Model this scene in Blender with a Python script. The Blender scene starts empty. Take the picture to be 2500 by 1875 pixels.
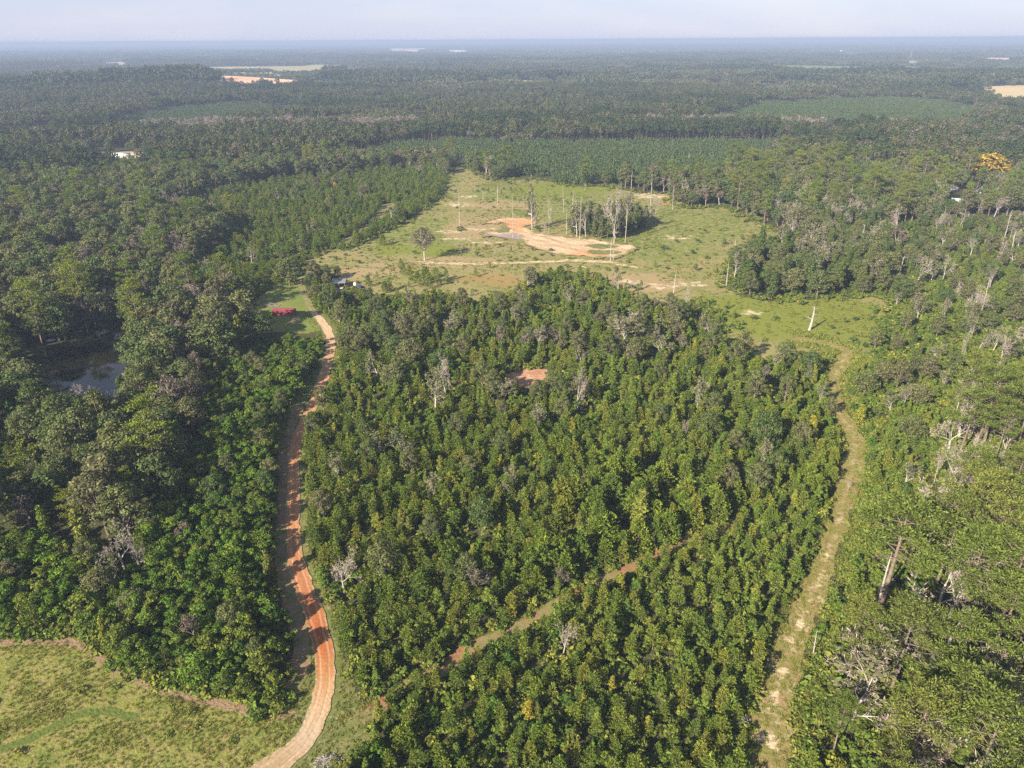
import bpy, math, random
import numpy as np
from mathutils import Matrix, Vector

random.seed(7)
rng = np.random.default_rng(7)
scene = bpy.context.scene
R = math.radians

# ------------------------------------------------------------------ camera, sky, sun, exposure
CAM_H = 115.0
PITCH = 25.87            # degrees below the horizontal
ROLL = -0.32
F_PX, CX, CY = 1733.0, 1250.0, 937.5
cam_d = bpy.data.cameras.new('camera')
cam = bpy.data.objects.new('camera', cam_d)
scene.collection.objects.link(cam)
cam_d.sensor_width = 36.0
cam_d.lens = 36.0 * F_PX / 2500.0
cam_d.clip_start = 1.0
cam_d.clip_end = 80000.0
CAM_M = Matrix.Rotation(R(90 - PITCH), 4, 'X') @ Matrix.Rotation(R(ROLL), 4, 'Z')
cam.matrix_world = Matrix.Translation((0, 0, CAM_H)) @ CAM_M
scene.camera = cam

SUN_ELEV, SHADOW_AZ = 29.0, 47.0    # shadows run towards +X turned 47 degrees to +Y
sx = math.cos(R(SHADOW_AZ)) * math.cos(R(SUN_ELEV))
sy = math.sin(R(SHADOW_AZ)) * math.cos(R(SUN_ELEV))
sun_d = bpy.data.lights.new('sun', 'SUN')
sun_d.energy = 5.0
sun_d.angle = R(0.5)
sun_d.color = (1.0, 0.90, 0.74)
sun = bpy.data.objects.new('sun', sun_d)
sun.rotation_euler = Vector((sx, sy, -math.sin(R(SUN_ELEV)))).to_track_quat('-Z', 'Y').to_euler()
sun.location = (-200, -200, 300)
scene.collection.objects.link(sun)

world = bpy.data.worlds.new('World')
scene.world = world
world.use_nodes = True
wn = world.node_tree
bg = wn.nodes['Background']
sky = wn.nodes.new('ShaderNodeTexSky')
sky.sky_type = 'NISHITA'
sky.sun_disc = False
sky.sun_elevation = R(SUN_ELEV)
sky.sun_rotation = math.atan2(-sx, -sy)
sky.altitude = 100
sky.air_density = 1.0
sky.dust_density = 0.6
sky.ozone_density = 2.5
# a thin even white-blue veil over the clear sky
veil = wn.nodes.new('ShaderNodeMix'); veil.data_type = 'RGBA'
tco = wn.nodes.new('ShaderNodeTexCoord'); sep = wn.nodes.new('ShaderNodeSeparateXYZ')
wn.links.new(tco.outputs['Generated'], sep.inputs[0])
thin = wn.nodes.new('ShaderNodeMapRange')          # the veil thins towards the zenith
thin.inputs[1].default_value = 0.0; thin.inputs[2].default_value = .8
thin.inputs[3].default_value = .85; thin.inputs[4].default_value = .15
wn.links.new(sep.outputs[2], thin.inputs[0]); wn.links.new(thin.outputs[0], veil.inputs[0])
cl = wn.nodes.new('ShaderNodeMapping'); cl.inputs['Scale'].default_value = (2.2, 2.2, 14.0)
wn.links.new(tco.outputs['Generated'], cl.inputs[0])
cn = wn.nodes.new('ShaderNodeTexNoise'); cn.inputs['Scale'].default_value = 2.0; cn.inputs['Detail'].default_value = 5
wn.links.new(cl.outputs[0], cn.inputs['Vector'])
cr_ = wn.nodes.new('ShaderNodeValToRGB')           # faint streaks of thin cloud in it
cr_.color_ramp.elements[0].position = .45; cr_.color_ramp.elements[0].color = (3.45, 3.7, 4.85, 1)
cr_.color_ramp.elements[1].position = .75; cr_.color_ramp.elements[1].color = (4.1, 4.1, 4.95, 1)
wn.links.new(cn.outputs[0], cr_.inputs[0]); wn.links.new(cr_.outputs[0], veil.inputs[7])
wn.links.new(sky.outputs[0], veil.inputs[6])
wn.links.new(veil.outputs[2], bg.inputs[0])
bg.inputs[1].default_value = 0.07

scene.view_settings.view_transform = 'Standard'
scene.view_settings.look = 'None'
scene.view_settings.gamma = 1.0
scene.view_settings.use_curve_mapping = False
scene.view_settings.exposure = 1.42
HAZE_DENSITY = 1.85e-4
HAZE_COLOR = (0.38, 0.47, 0.66, 1)

cy = scene.cycles
cy.max_bounces = 5
cy.diffuse_bounces = 2
cy.glossy_bounces = 2
cy.transmission_bounces = 3
cy.transparent_max_bounces = 4
cy.volume_bounces = 0
cy.caustics_reflective = False
cy.caustics_refractive = False
cy.use_denoising = False
cy.use_adaptive_sampling = True
cy.adaptive_threshold = 0.01

# ------------------------------------------------------------------ geometry of the view
M3 = np.array(CAM_M.to_3x3())

def ground(px, py, z=0.0):
    """photo pixel (2500 x 1875) -> point of the ground plane"""
    d = M3 @ np.array([(px - CX) / F_PX, (CY - py) / F_PX, -1.0])
    t = (CAM_H - z) / max(-d[2], 1e-3)
    return d[0] * t, d[1] * t

def gpoly(pts):
    return np.array([ground(*p) for p in pts])

def project(P):
    """world points (N,3) -> photo pixels and depth"""
    q = (P - np.array([0, 0, CAM_H])) @ M3
    dep = np.maximum(-q[:, 2], 1e-3)
    return CX + F_PX * q[:, 0] / dep, CY - F_PX * q[:, 1] / dep, -q[:, 2]

def height_for(px, py, top_y):
    """height of something upright standing at base pixel whose top shows at top_y"""
    x, y = ground(px, py)
    lo, hi = 0.0, 45.0
    for _ in range(30):
        m = (lo + hi) / 2
        if project(np.array([[x, y, m]]))[1][0] > top_y: lo = m
        else: hi = m
    return lo

def inside(P, poly):
    x, y = P[:, 0], P[:, 1]
    r = np.zeros(len(P), bool)
    n = len(poly)
    j = n - 1
    for i in range(n):
        xi, yi = poly[i]; xj, yj = poly[j]
        c = ((yi > y) != (yj > y))
        with np.errstate(divide='ignore', invalid='ignore'):
            r ^= c & (x < (xj - xi) * (y - yi) / (yj - yi + 1e-12) + xi)
        j = i
    return r

def line_dist(P, line):
    best = np.full(len(P), 1e9)
    for a, b in zip(line[:-1], line[1:]):
        d = b - a
        t = np.clip(((P[:, :2] - a) @ d) / max(d @ d, 1e-9), 0, 1)
        q = a + t[:, None] * d
        best = np.minimum(best, np.hypot(P[:, 0] - q[:, 0], P[:, 1] - q[:, 1]))
    return best

def smooth(a, b, x):
    t = np.clip((x - a) / (b - a), 0, 1)
    return t * t * (3 - 2 * t)

def wob(x, y, s, k=0.0):
    """cheap smooth noise in -1..1"""
    return (np.sin(x / s + 1.7 * k + 1.3 * np.sin(y / (s * 1.3) + k)) + np.sin(y / (s * .83) + 2.1 * k + 1.1 * np.sin(x / (s * .71) - k))
            + .6 * np.sin((x + y) / (s * .43) + k * 3)) / 2.6

def terrain(x, y):
    x = np.asarray(x, float); y = np.asarray(y, float)
    d = np.hypot(x, y)
    h = smooth(750, 1700, d) * (5 * np.sin(x / 410 + 1) * np.sin(y / 530 + .5) + 3 * np.sin(x / 190 + y / 260))
    h = h + smooth(2600, 8000, d) * 9 * np.sin(x / 1700 + .7) * np.sin(y / 1500)
    h = h + 30 * np.exp(-((x + 760) / 300) ** 2 - ((y - 2000) / 240) ** 2)
    h = h + 14 * np.exp(-((x + 1150) / 420) ** 2 - ((y - 1750) / 260) ** 2)
    h = h + 10 * np.exp(-((x - 300) / 700) ** 2 - ((y - 2300) / 350) ** 2)
    return h

# ------------------------------------------------------------------ scene helpers
COL = scene.collection

def tag(o, label=None, cat=None, group=None, kind=None):
    if label: o['label'] = label
    if cat: o['category'] = cat
    if group: o['group'] = group
    if kind: o['kind'] = kind
    return o

def link(name, mesh, parent=None, loc=None):
    o = bpy.data.objects.new(name, mesh)
    COL.objects.link(o)
    if parent is not None: o.parent = parent
    if loc is not None: o.location = loc
    return o

def empty(name, loc, rz=0.0, s=1.0):
    o = bpy.data.objects.new(name, None)
    COL.objects.link(o)
    o.location = loc
    o.rotation_euler = (0, 0, rz)
    o.scale = (s, s, s) if not isinstance(s, tuple) else s
    o.empty_display_size = .5
    return o

class MB:
    """collects triangles/quads as arrays and makes one mesh"""
    def __init__(self):
        self.v, self.f, self.m, self.n = [], [], [], 0
    def add(self, verts, faces, mat=0):
        verts = np.asarray(verts, float).reshape(-1, 3)
        faces = np.asarray(faces, int)
        self.v.append(verts)
        self.f.append(faces + self.n)
        self.m.append(np.full(len(faces), mat, int))
        self.n += len(verts)
    def merge(self, o, mat=0, M=None, off=None):
        for v, f, m in zip(o.v, o.f, o.m):
            v2 = v if M is None else v @ np.asarray(M).T
            if off is not None: v2 = v2 + np.asarray(off)
            self.v.append(v2); self.m.append(m + mat)
        k = self.n
        for f in o.f: self.f.append(f + k)
        self.n += o.n
    def mesh(self, name, mats, smooth_=False):
        me = bpy.data.meshes.new(name)
        V = np.concatenate(self.v)
        me.vertices.add(len(V))
        me.vertices.foreach_set('co', V.ravel())
        loops = np.concatenate([f.ravel() for f in self.f])
        sizes = np.concatenate([np.full(len(f), f.shape[1]) for f in self.f])
        me.loops.add(len(loops))
        me.loops.foreach_set('vertex_index', loops)
        me.polygons.add(len(sizes))
        starts = np.concatenate([[0], np.cumsum(sizes)[:-1]])
        me.polygons.foreach_set('loop_start', starts)
        me.polygons.foreach_set('loop_total', sizes)
        for m in (mats if isinstance(mats, (list, tuple)) else [mats]): me.materials.append(m)
        me.polygons.foreach_set('material_index', np.concatenate(self.m))
        if smooth_: me.polygons.foreach_set('use_smooth', np.ones(len(sizes), bool))
        me.update(calc_edges=True)
        me.validate()
        return me
    def box(self, c, s, rz=0.0, mat=0):
        x, y, z = np.array(s) / 2
        v = np.array([[a * x, b * y, d * z] for a in (-1, 1) for b in (-1, 1) for d in (-1, 1)])
        cr, sr = math.cos(rz), math.sin(rz)
        v = v @ np.array([[cr, sr, 0], [-sr, cr, 0], [0, 0, 1]]) + np.array(c)
        self.add(v, [[0, 1, 3, 2], [4, 6, 7, 5], [0, 4, 5, 1], [2, 3, 7, 6], [0, 2, 6, 4], [1, 5, 7, 3]], mat)
    def tube(self, pts, rad, sides=5, mat=0, cap=True):
        pts = np.asarray(pts, float)
        n = len(pts)
        rad = np.broadcast_to(np.asarray(rad, float), (n,))
        T = np.gradient(pts, axis=0)
        T /= np.linalg.norm(T, axis=1)[:, None] + 1e-9
        up = np.where(np.abs(T[:, 2:3]) > .9, np.array([[1., 0, 0]]), np.array([[0, 0, 1.]]))
        A = np.cross(T, up); A /= np.linalg.norm(A, axis=1)[:, None] + 1e-9
        B = np.cross(T, A)
        an = np.arange(sides) * 2 * math.pi / sides
        ring = pts[:, None, :] + rad[:, None, None] * (np.cos(an)[None, :, None] * A[:, None, :] + np.sin(an)[None, :, None] * B[:, None, :])
        V = ring.reshape(-1, 3)
        F = []
        for i in range(n - 1):
            for j in range(sides):
                k = (j + 1) % sides
                F.append([i * sides + j, i * sides + k, (i + 1) * sides + k, (i + 1) * sides + j])
        self.add(V, F, mat)
        if cap:
            c = np.vstack([ring[-1], pts[-1:]])
            self.add(c, [[j, (j + 1) % sides, sides] for j in range(sides)], mat)
    def leaves(self, C, N, S, r, mat=0, asp=.62):
        """a folded-flat rhombus per leaf spray"""
        C = np.asarray(C); n = len(C)
        N = N / (np.linalg.norm(N, axis=1)[:, None] + 1e-9)
        Q = r.normal(size=(n, 3))
        U = np.cross(N, Q); U /= np.linalg.norm(U, axis=1)[:, None] + 1e-9
        W = np.cross(N, U)
        S = np.broadcast_to(S, (n,))[:, None]
        a = S * asp
        V = np.stack([C - U * S, C + W * a * r.uniform(.6, 1.2, (n, 1)), C + U * S, C - W * a * r.uniform(.6, 1.2, (n, 1))], 1).reshape(-1, 3)
        self.add(V, np.arange(4 * n).reshape(n, 4), mat)
    def spikes(self, P, D, L, Wd, r, mat=0):
        """thin needle-tuft triangles from P along D"""
        n = len(P)
        D = D / (np.linalg.norm(D, axis=1)[:, None] + 1e-9)
        Q = r.normal(size=(n, 3))
        U = np.cross(D, Q); U /= np.linalg.norm(U, axis=1)[:, None] + 1e-9
        L = np.broadcast_to(L, (n,))[:, None]; Wd = np.broadcast_to(Wd, (n,))[:, None]
        V = np.stack([P - U * Wd * .6, P + D * L * .55 + U * Wd, P + D * L, P + D * L * .5 - U * Wd], 1).reshape(-1, 3)
        self.add(V, np.arange(4 * n).reshape(n, 4), mat)

# ------------------------------------------------------------------ materials
def nt(mat):
    mat.use_nodes = True
    t = mat.node_tree
    t.nodes.clear()
    return t, t.nodes, t.links

def ramp_node(N, stops, interp='LINEAR'):
    r = N.new('ShaderNodeValToRGB')
    r.color_ramp.interpolation = interp
    e = r.color_ramp.elements
    while len(e) < len(stops): e.new(.5)
    for k, (p, c) in zip(e, stops):
        k.position = p
        k.color = (*c, 1)
    return r

def foliage(name, cols, transl=.3, var=.55):
    """per-tree colour from a ramp, per-spray variation, thin-leaf transmission"""
    mat = bpy.data.materials.new(name)
    t, N, L = nt(mat)
    oi = N.new('ShaderNodeObjectInfo')
    n = len(cols)
    rm = ramp_node(N, [((i + .5) / n, c) for i, c in enumerate(cols)])
    L.new(oi.outputs['Random'], rm.inputs[0])
    ge = N.new('ShaderNodeNewGeometry')
    mp = N.new('ShaderNodeMapRange')
    mp.inputs[3].default_value = 1 - var
    mp.inputs[4].default_value = 1 + var
    L.new(ge.outputs['Random Per Island'], mp.inputs[0])
    mx = N.new('ShaderNodeMix'); mx.data_type = 'RGBA'; mx.blend_type = 'MULTIPLY'
    mx.inputs[0].default_value = 1
    L.new(rm.outputs[0], mx.inputs[6]); L.new(mp.outputs[0], mx.inputs[7])
    d = N.new('ShaderNodeBsdfDiffuse'); L.new(mx.outputs[2], d.inputs[0])
    tr = N.new('ShaderNodeBsdfTranslucent')
    my = N.new('ShaderNodeMix'); my.data_type = 'RGBA'; my.blend_type = 'MULTIPLY'
    my.inputs[0].default_value = 1; my.inputs[7].default_value = (1.25, 1.2, .6, 1)
    L.new(mx.outputs[2], my.inputs[6]); L.new(my.outputs[2], tr.inputs[0])
    ms = N.new('ShaderNodeMixShader'); ms.inputs[0].default_value = transl * .5
    L.new(d.outputs[0], ms.inputs[1]); L.new(tr.outputs[0], ms.inputs[2])
    o = N.new('ShaderNodeOutputMaterial'); L.new(ms.outputs[0], o.inputs[0])
    return mat

def plain(name, col, rough=.9, noise=None, metal=0.0, bump=0.0, spec=.3):
    """principled colour with a noise mottling: noise = (scale, other colour)"""
    mat = bpy.data.materials.new(name)
    t, N, L = nt(mat)
    b = N.new('ShaderNodeBsdfPrincipled')
    b.inputs['Roughness'].default_value = rough
    b.inputs['Metallic'].default_value = metal
    b.inputs['Specular IOR Level'].default_value = spec
    b.inputs['Base Color'].default_value = (*col, 1)
    if noise:
        tc = N.new('ShaderNodeTexCoord')
        nz = N.new('ShaderNodeTexNoise'); nz.inputs['Scale'].default_value = noise[0]
        nz.inputs['Detail'].default_value = 6
        L.new(tc.outputs['Object'], nz.inputs['Vector'])
        rm = ramp_node(N, [(.35, col), (.65, noise[1])])
        L.new(nz.outputs[0], rm.inputs[0]); L.new(rm.outputs[0], b.inputs['Base Color'])
        if bump:
            bp = N.new('ShaderNodeBump'); bp.inputs['Strength'].default_value = bump
            L.new(nz.outputs[0], bp.inputs['Height']); L.new(bp.outputs[0], b.inputs['Normal'])
    o = N.new('ShaderNodeOutputMaterial'); L.new(b.outputs[0], o.inputs[0])
    return mat

class Soil:
    """a ground material mixed step by step from noise and painted masks"""
    def __init__(self, name, base):
        self.mat = bpy.data.materials.new(name)
        self.t, self.N, self.L = nt(self.mat)
        tc = self.N.new('ShaderNodeTexCoord')
        self.pos = tc.outputs['Object']
        c = self.N.new('ShaderNodeRGB'); c.outputs[0].default_value = (*base, 1)
        self.c = c.outputs[0]
    def noise(self, scale, lo=.4, hi=.6, detail=6, rough=.6):
        n = self.N.new('ShaderNodeTexNoise')
        n.inputs['Scale'].default_value = scale
        n.inputs['Detail'].default_value = detail
        n.inputs['Roughness'].default_value = rough
        self.L.new(self.pos, n.inputs['Vector'])
        m = self.N.new('ShaderNodeMapRange')
        m.inputs[1].default_value = lo; m.inputs[2].default_value = hi
        self.L.new(n.outputs[0], m.inputs[0])
        return m.outputs[0]
    def attr(self, name, lo=0.0, hi=1.0):
        a = self.N.new('ShaderNodeAttribute'); a.attribute_name = name
        m = self.N.new('ShaderNodeMapRange'); m.inputs[1].default_value = lo; m.inputs[2].default_value = hi
        self.L.new(a.outputs['Fac'], m.inputs[0])
        return m.outputs[0]
    def math(self, op, a, b):
        m = self.N.new('ShaderNodeMath'); m.operation = op
        for i, x in enumerate((a, b)):
            if isinstance(x, (int, float)): m.inputs[i].default_value = x
            else: self.L.new(x, m.inputs[i])
        return m.outputs[0]
    def rough_mask(self, name, scale, lo=.35, hi=.65, amp=.8):
        """painted mask broken up by noise"""
        a = self.attr(name)
        n = self.noise(scale, 0, 1)
        s = self.math('ADD', a, self.math('MULTIPLY', self.math('SUBTRACT', n, .5), amp))
        m = self.N.new('ShaderNodeMapRange'); m.inputs[1].default_value = lo; m.inputs[2].default_value = hi
        self.L.new(s, m.inputs[0])
        return m.outputs[0]
    def mix(self, fac, col):
        m = self.N.new('ShaderNodeMix'); m.data_type = 'RGBA'
        if isinstance(fac, (int, float)): m.inputs[0].default_value = fac
        else: self.L.new(fac, m.inputs[0])
        self.L.new(self.c, m.inputs[6])
        if isinstance(col, tuple): m.inputs[7].default_value = (*col, 1)
        else: self.L.new(col, m.inputs[7])
        self.c = m.outputs[2]
        return self
    def done(self, bump=0.0, bscale=2.0, dist=.3):
        b = self.N.new('ShaderNodeBsdfDiffuse'); self.L.new(self.c, b.inputs[0])
        if bump:
            n = self.N.new('ShaderNodeTexNoise'); n.inputs['Scale'].default_value = bscale; n.inputs['Detail'].default_value = 5
            self.L.new(self.pos, n.inputs['Vector'])
            bp = self.N.new('ShaderNodeBump'); bp.inputs['Strength'].default_value = bump; bp.inputs['Distance'].default_value = dist
            self.L.new(n.outputs[0], bp.inputs['Height']); self.L.new(bp.outputs[0], b.inputs['Normal'])
        o = self.N.new('ShaderNodeOutputMaterial'); self.L.new(b.outputs[0], o.inputs[0])
        return self.mat

SAND, PALE, ORANGE, RED = (.50, .36, .22), (.56, .46, .33), (.46, .22, .09), (.30, .12, .05)
STRAW, GRASS, LIME, DKGRASS = (.235, .19, .075), (.115, .135, .035), (.155, .17, .035), (.06, .085, .025)

M = {}
M['bark'] = plain('bark', (.11, .085, .065), noise=(1.5, (.19, .15, .12)))
M['pine_bark'] = plain('pine_bark', (.14, .10, .075), noise=(1.2, (.22, .165, .13)))
M['dead_wood'] = plain('dead_wood', (.29, .25, .215), noise=(1.0, (.42, .37, .33)))
M['white_wood'] = plain('white_wood', (.29, .255, .22), noise=(.9, (.42, .38, .335)))
M['pine'] = foliage('pine_needles', [(0.107, 0.152, 0.024), (0.130, 0.179, 0.025), (0.159, 0.195, 0.028), (0.097, 0.147, 0.028), (0.182, 0.196, 0.030)], .25)
M['pine_bright'] = foliage('bright_needles', [(0.136, 0.184, 0.033), (0.167, 0.196, 0.035), (0.121, 0.172, 0.035)], .25)
M['tallpine'] = foliage('mature_needles', [(0.115, 0.142, 0.030), (0.101, 0.135, 0.026), (0.141, 0.156, 0.034), (0.108, 0.129, 0.030)], .22)
M['sweetgum'] = foliage('sweetgum_leaves', [(0.113, 0.157, 0.028), (0.147, 0.178, 0.030), (0.088, 0.141, 0.028), (0.175, 0.188, 0.030), (0.122, 0.135, 0.033)], .35)
M['yellow'] = foliage('yellow_leaves', [(0.211, 0.195, 0.028), (0.185, 0.200, 0.030), (0.238, 0.200, 0.030)], .35)
M['thicket'] = foliage('thicket_leaves', [(0.073, 0.132, 0.019), (0.093, 0.152, 0.021), (0.119, 0.170, 0.024), (0.067, 0.110, 0.021), (0.130, 0.155, 0.028)], .32)
M['oak'] = foliage('oak_leaves', [(0.072, 0.104, 0.032), (0.091, 0.112, 0.039), (0.113, 0.126, 0.045), (0.067, 0.099, 0.034), (0.129, 0.132, 0.055)], .25)
M['olive'] = foliage('olive_leaves', [(0.104, 0.118, 0.042), (0.123, 0.133, 0.047), (0.114, 0.111, 0.053), (0.085, 0.109, 0.034)], .28)
M['grey_leaf'] = foliage('greyish_leaves', [(.13, .105, .075), (.15, .12, .09), (.105, .092, .062)], .2)
M['vine'] = foliage('vine_leaves', [(0.068, 0.096, 0.027), (0.058, 0.083, 0.027), (0.091, 0.108, 0.031)], .25)
M['shrub'] = foliage('shrub_leaves', [(0.099, 0.138, 0.023), (0.082, 0.123, 0.023), (0.137, 0.164, 0.028), (0.116, 0.133, 0.032), (0.159, 0.169, 0.029)], .3)
M['dkshrub'] = foliage('dark_shrub_leaves', [(0.056, 0.094, 0.031), (0.069, 0.106, 0.031), (0.088, 0.112, 0.036)], .25)
M['twig'] = foliage('bare_twigs', [(0.299, 0.241, 0.207), (0.345, 0.276, 0.230), (0.253, 0.213, 0.178)], .0, .3)
M['grass'] = foliage('grass_blades', [(0.188, 0.205, 0.036), (0.226, 0.220, 0.050), (0.144, 0.185, 0.031), (0.255, 0.230, 0.077), (0.203, 0.215, 0.041)], .35, .22)
M['weeds'] = foliage('weeds', [(.150, .170, .032), (.120, .155, .030), (.185, .185, .042)], .35, .4)

# ------------------------------------------------------------------ tree shapes: each returns (wood, leaves) as MB
def pine_young(seed, h=8.0, w=3.6, dens=1.0, spr=1.0):
    r = np.random.default_rng(seed)
    wood, lf = MB(), MB()
    lean = r.normal(0, .12, 2)
    zz = np.linspace(0, h, 6)
    wood.tube(np.stack([lean[0] * (zz / h) ** 2, lean[1] * (zz / h) ** 2, zz], 1), np.linspace(.13, .03, 6) * h / 8, 5)
    z = h * .10
    P, D, Ls = [], [], []
    while z < h * .97:
        q = z / h
        Rr = w / 2 * min(1.0, (1 - q) ** .62 * 1.12 + .07) * (.75 + .25 * min(1, q / .2))
        nb = max(3, int(r.integers(4, 7) * dens))
        a0 = r.uniform(0, 6.28)
        for b in range(nb):
            a = a0 + b * 6.283 / nb + r.normal(0, .25)
            Lb = Rr * r.uniform(.7, 1.15)
            rise = (.25 + .75 * q) * r.uniform(.7, 1.2)
            d = np.array([math.cos(a), math.sin(a), rise]); d /= np.linalg.norm(d)
            base = np.array([lean[0] * q * q, lean[1] * q * q, z])
            ns = max(1, int(round(Lb / .55)))
            for s in range(ns):
                f = (s + 1) / ns
                if f < .3: continue
                P.append(base + d * Lb * f + r.normal(0, .06, 3)); D.append(d * .6 + np.array([0, 0, .55])); Ls.append(.52 if s == ns - 1 else .42)
        z += h * .075 * r.uniform(.8, 1.2) / max(dens, .6) ** .5
    P.append([lean[0], lean[1], h * .96]); D.append([0, 0, 1]); Ls.append(.8)
    P, D, Ls = np.array(P), np.array(D), np.array(Ls) * spr
    k = 12
    PP = np.repeat(P, k, 0) + r.normal(0, .07, (len(P) * k, 3)); DD = np.repeat(D, k, 0) + r.normal(0, .42, (len(P) * k, 3)); LL = np.repeat(Ls, k) * r.uniform(.75, 1.3, len(P) * k)
    lf.spikes(PP, DD, LL, LL * .15, r)
    return wood, lf

def lobes_crown(lf, C, Rd, r, per, size, flat=.8, up=.25, mat=0):
    C = np.asarray(C); Rd = np.asarray(Rd)
    n = len(C)
    idx = np.repeat(np.arange(n), per)
    d = r.normal(size=(len(idx), 3)); d /= np.linalg.norm(d, axis=1)[:, None]
    d[:, 2] = np.where(d[:, 2] < -.35, -d[:, 2] * .6, d[:, 2])
    rad = Rd[idx] * r.uniform(.62, 1.08, len(idx))
    P = C[idx] + d * rad[:, None] * np.array([1, 1, flat])
    Nn = d + np.array([0, 0, up]) + r.normal(0, .55, d.shape)
    lf.leaves(P, Nn, size * r.uniform(.65, 1.35, len(P)), r, mat)

def broadleaf(seed, h=16.0, w=12.0, trunk=.3, nl=22, per=60, size=.55, bare=0.0):
    """rounded hardwood: trunk, forking limbs and lobed crown"""
    r = np.random.default_rng(seed)
    wood, lf = MB(), MB()
    th = h * trunk
    wood.tube([[0, 0, 0], [.1, 0, th * .5], [0, .1, th], [.1, 0, h * .62]], [.035 * h * .75, .028 * h * .75, .024 * h * .75, .01 * h], 6)
    C, Rd = [], []
    for i in range(nl):
        a = i * 2.4 + r.uniform(-.4, .4)
        q = (i + .5) / nl
        zc = th + (h - th) * (.12 + .80 * q) - w * .06
        prof = math.sin(math.pi * min(1, .22 + .74 * q)) ** .7
        rr = w * .5 * prof * math.sqrt(r.uniform(.18, .85))
        R_ = w * r.uniform(.13, .21)
        C.append([rr * math.cos(a), rr * math.sin(a), zc]); Rd.append(R_)
        if i % 2 == 0 or bare:
            p0 = np.array([0, 0, th * r.uniform(.75, 1.5)]); p1 = np.array(C[-1]); pm = p0 * .5 + p1 * .5 + np.array([0, 0, -.06 * h]) * r.uniform(0, 1)
            wood.tube([p0, pm, p1], [.012 * h, .008 * h, .003 * h], 4, cap=False)
    C.append([0, 0, h - w * .17]); Rd.append(w * .18)
    lobes_crown(lf, C, Rd, r, per, size)
    return wood, lf

def column(seed, h=8.0, w=2.8, per=84, size=.225, nl=15, taper=.7):
    """narrow young hardwood or vine-clad trunk"""
    r = np.random.default_rng(seed)
    wood, lf = MB(), MB()
    wood.tube([[0, 0, 0], [.05, .05, h * .5], [0, 0, h * .93]], [.016 * h, .011 * h, .003 * h], 5)
    C, Rd = [], []
    for i in range(nl):
        q = (i + .3) / nl
        prof = (1 - q) ** taper * .9 + .16 if q > .25 else .7 + q
        a = i * 2.4 + r.uniform(-.5, .5)
        rr = w * .5 * prof * r.uniform(.25, .75)
        C.append([rr * math.cos(a), rr * math.sin(a), h * (.12 + .84 * q)]); Rd.append(w * .30 * (prof * .6 + .4))
    lobes_crown(lf, C, Rd, r, per, size, flat=1.15, up=.2)
    return wood, lf

def pine_tall(seed, h=25.0, w=10.0, first=.55, nb=26, per=34, dead=.12):
    """mature longleaf-type pine: bare trunk, crooked limbs carrying flat needle clumps"""
    r = np.random.default_rng(seed)
    wood, lf = MB(), MB()
    zz = np.linspace(0, h * .97, 7)
    kx, ky = r.normal(0, .5, 2)
    cx = kx * np.sin(zz / h * 2.2); cyy = ky * np.sin(zz / h * 1.9)
    wood.tube(np.stack([cx, cyy, zz], 1), np.linspace(.36, .07, 7) * h / 25, 6)
    C, Rd = [], []
    for i in range(nb):
        q = first + (1 - first) * (i + r.uniform(0, .8)) / nb
        a = i * 2.39 + r.normal(0, .3)
        e = (q - first) / (1 - first)
        Lb = w * .5 * (math.sin(math.pi * (.30 + .62 * e)) ** .8) * r.uniform(.6, 1.15)
        p0 = np.array([np.interp(q * h, zz, cx), np.interp(q * h, zz, cyy), q * h])
        d = np.array([math.cos(a), math.sin(a), .05 + .55 * e + r.normal(0, .12)])
        p1 = p0 + d * Lb * .55 + r.normal(0, .25, 3)
        p2 = p0 + d * Lb + np.array([0, 0, .5]) + r.normal(0, .35, 3)
        wood.tube([p0, p1, p2], [.09 * h / 25, .055 * h / 25, .02], 4, cap=False)
        if r.uniform() < dead:
            for _ in range(4):
                wood.tube([p1, p1 + r.normal(0, 1, 3) * np.array([1, 1, .6]) * Lb * .3 + np.array([0, 0, .4])], [.03, .008], 3, cap=False)
            continue
        for f, s in ((1.0, 1.0), (.68, .85), (.85, .7)):
            side = r.normal(0, .45, 3) * np.array([1, 1, .4])
            C.append(p0 + (p2 - p0) * f + side + np.array([0, 0, .45])); Rd.append(s * r.uniform(1.1, 1.8) * w / 10)
    C.append([cx[-1], cyy[-1], h * .97]); Rd.append(1.0 * w / 10)
    C, Rd = np.array(C), np.array(Rd)
    idx = np.repeat(np.arange(len(C)), per)
    d = r.normal(size=(len(idx), 3)); d[:, 2] = np.abs(d[:, 2]) * .9 - .15
    d /= np.linalg.norm(d, axis=1)[:, None]
    P = C[idx] + d * (Rd[idx] * r.uniform(.2, .9, len(idx)))[:, None] * np.array([1.1, 1.1, .85])
    lf.spikes(P, d + np.array([0, 0, .3]) + r.normal(0, .35, d.shape), .50 * r.uniform(.7, 1.3, len(P)), .095, r)
    return wood, lf

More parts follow.
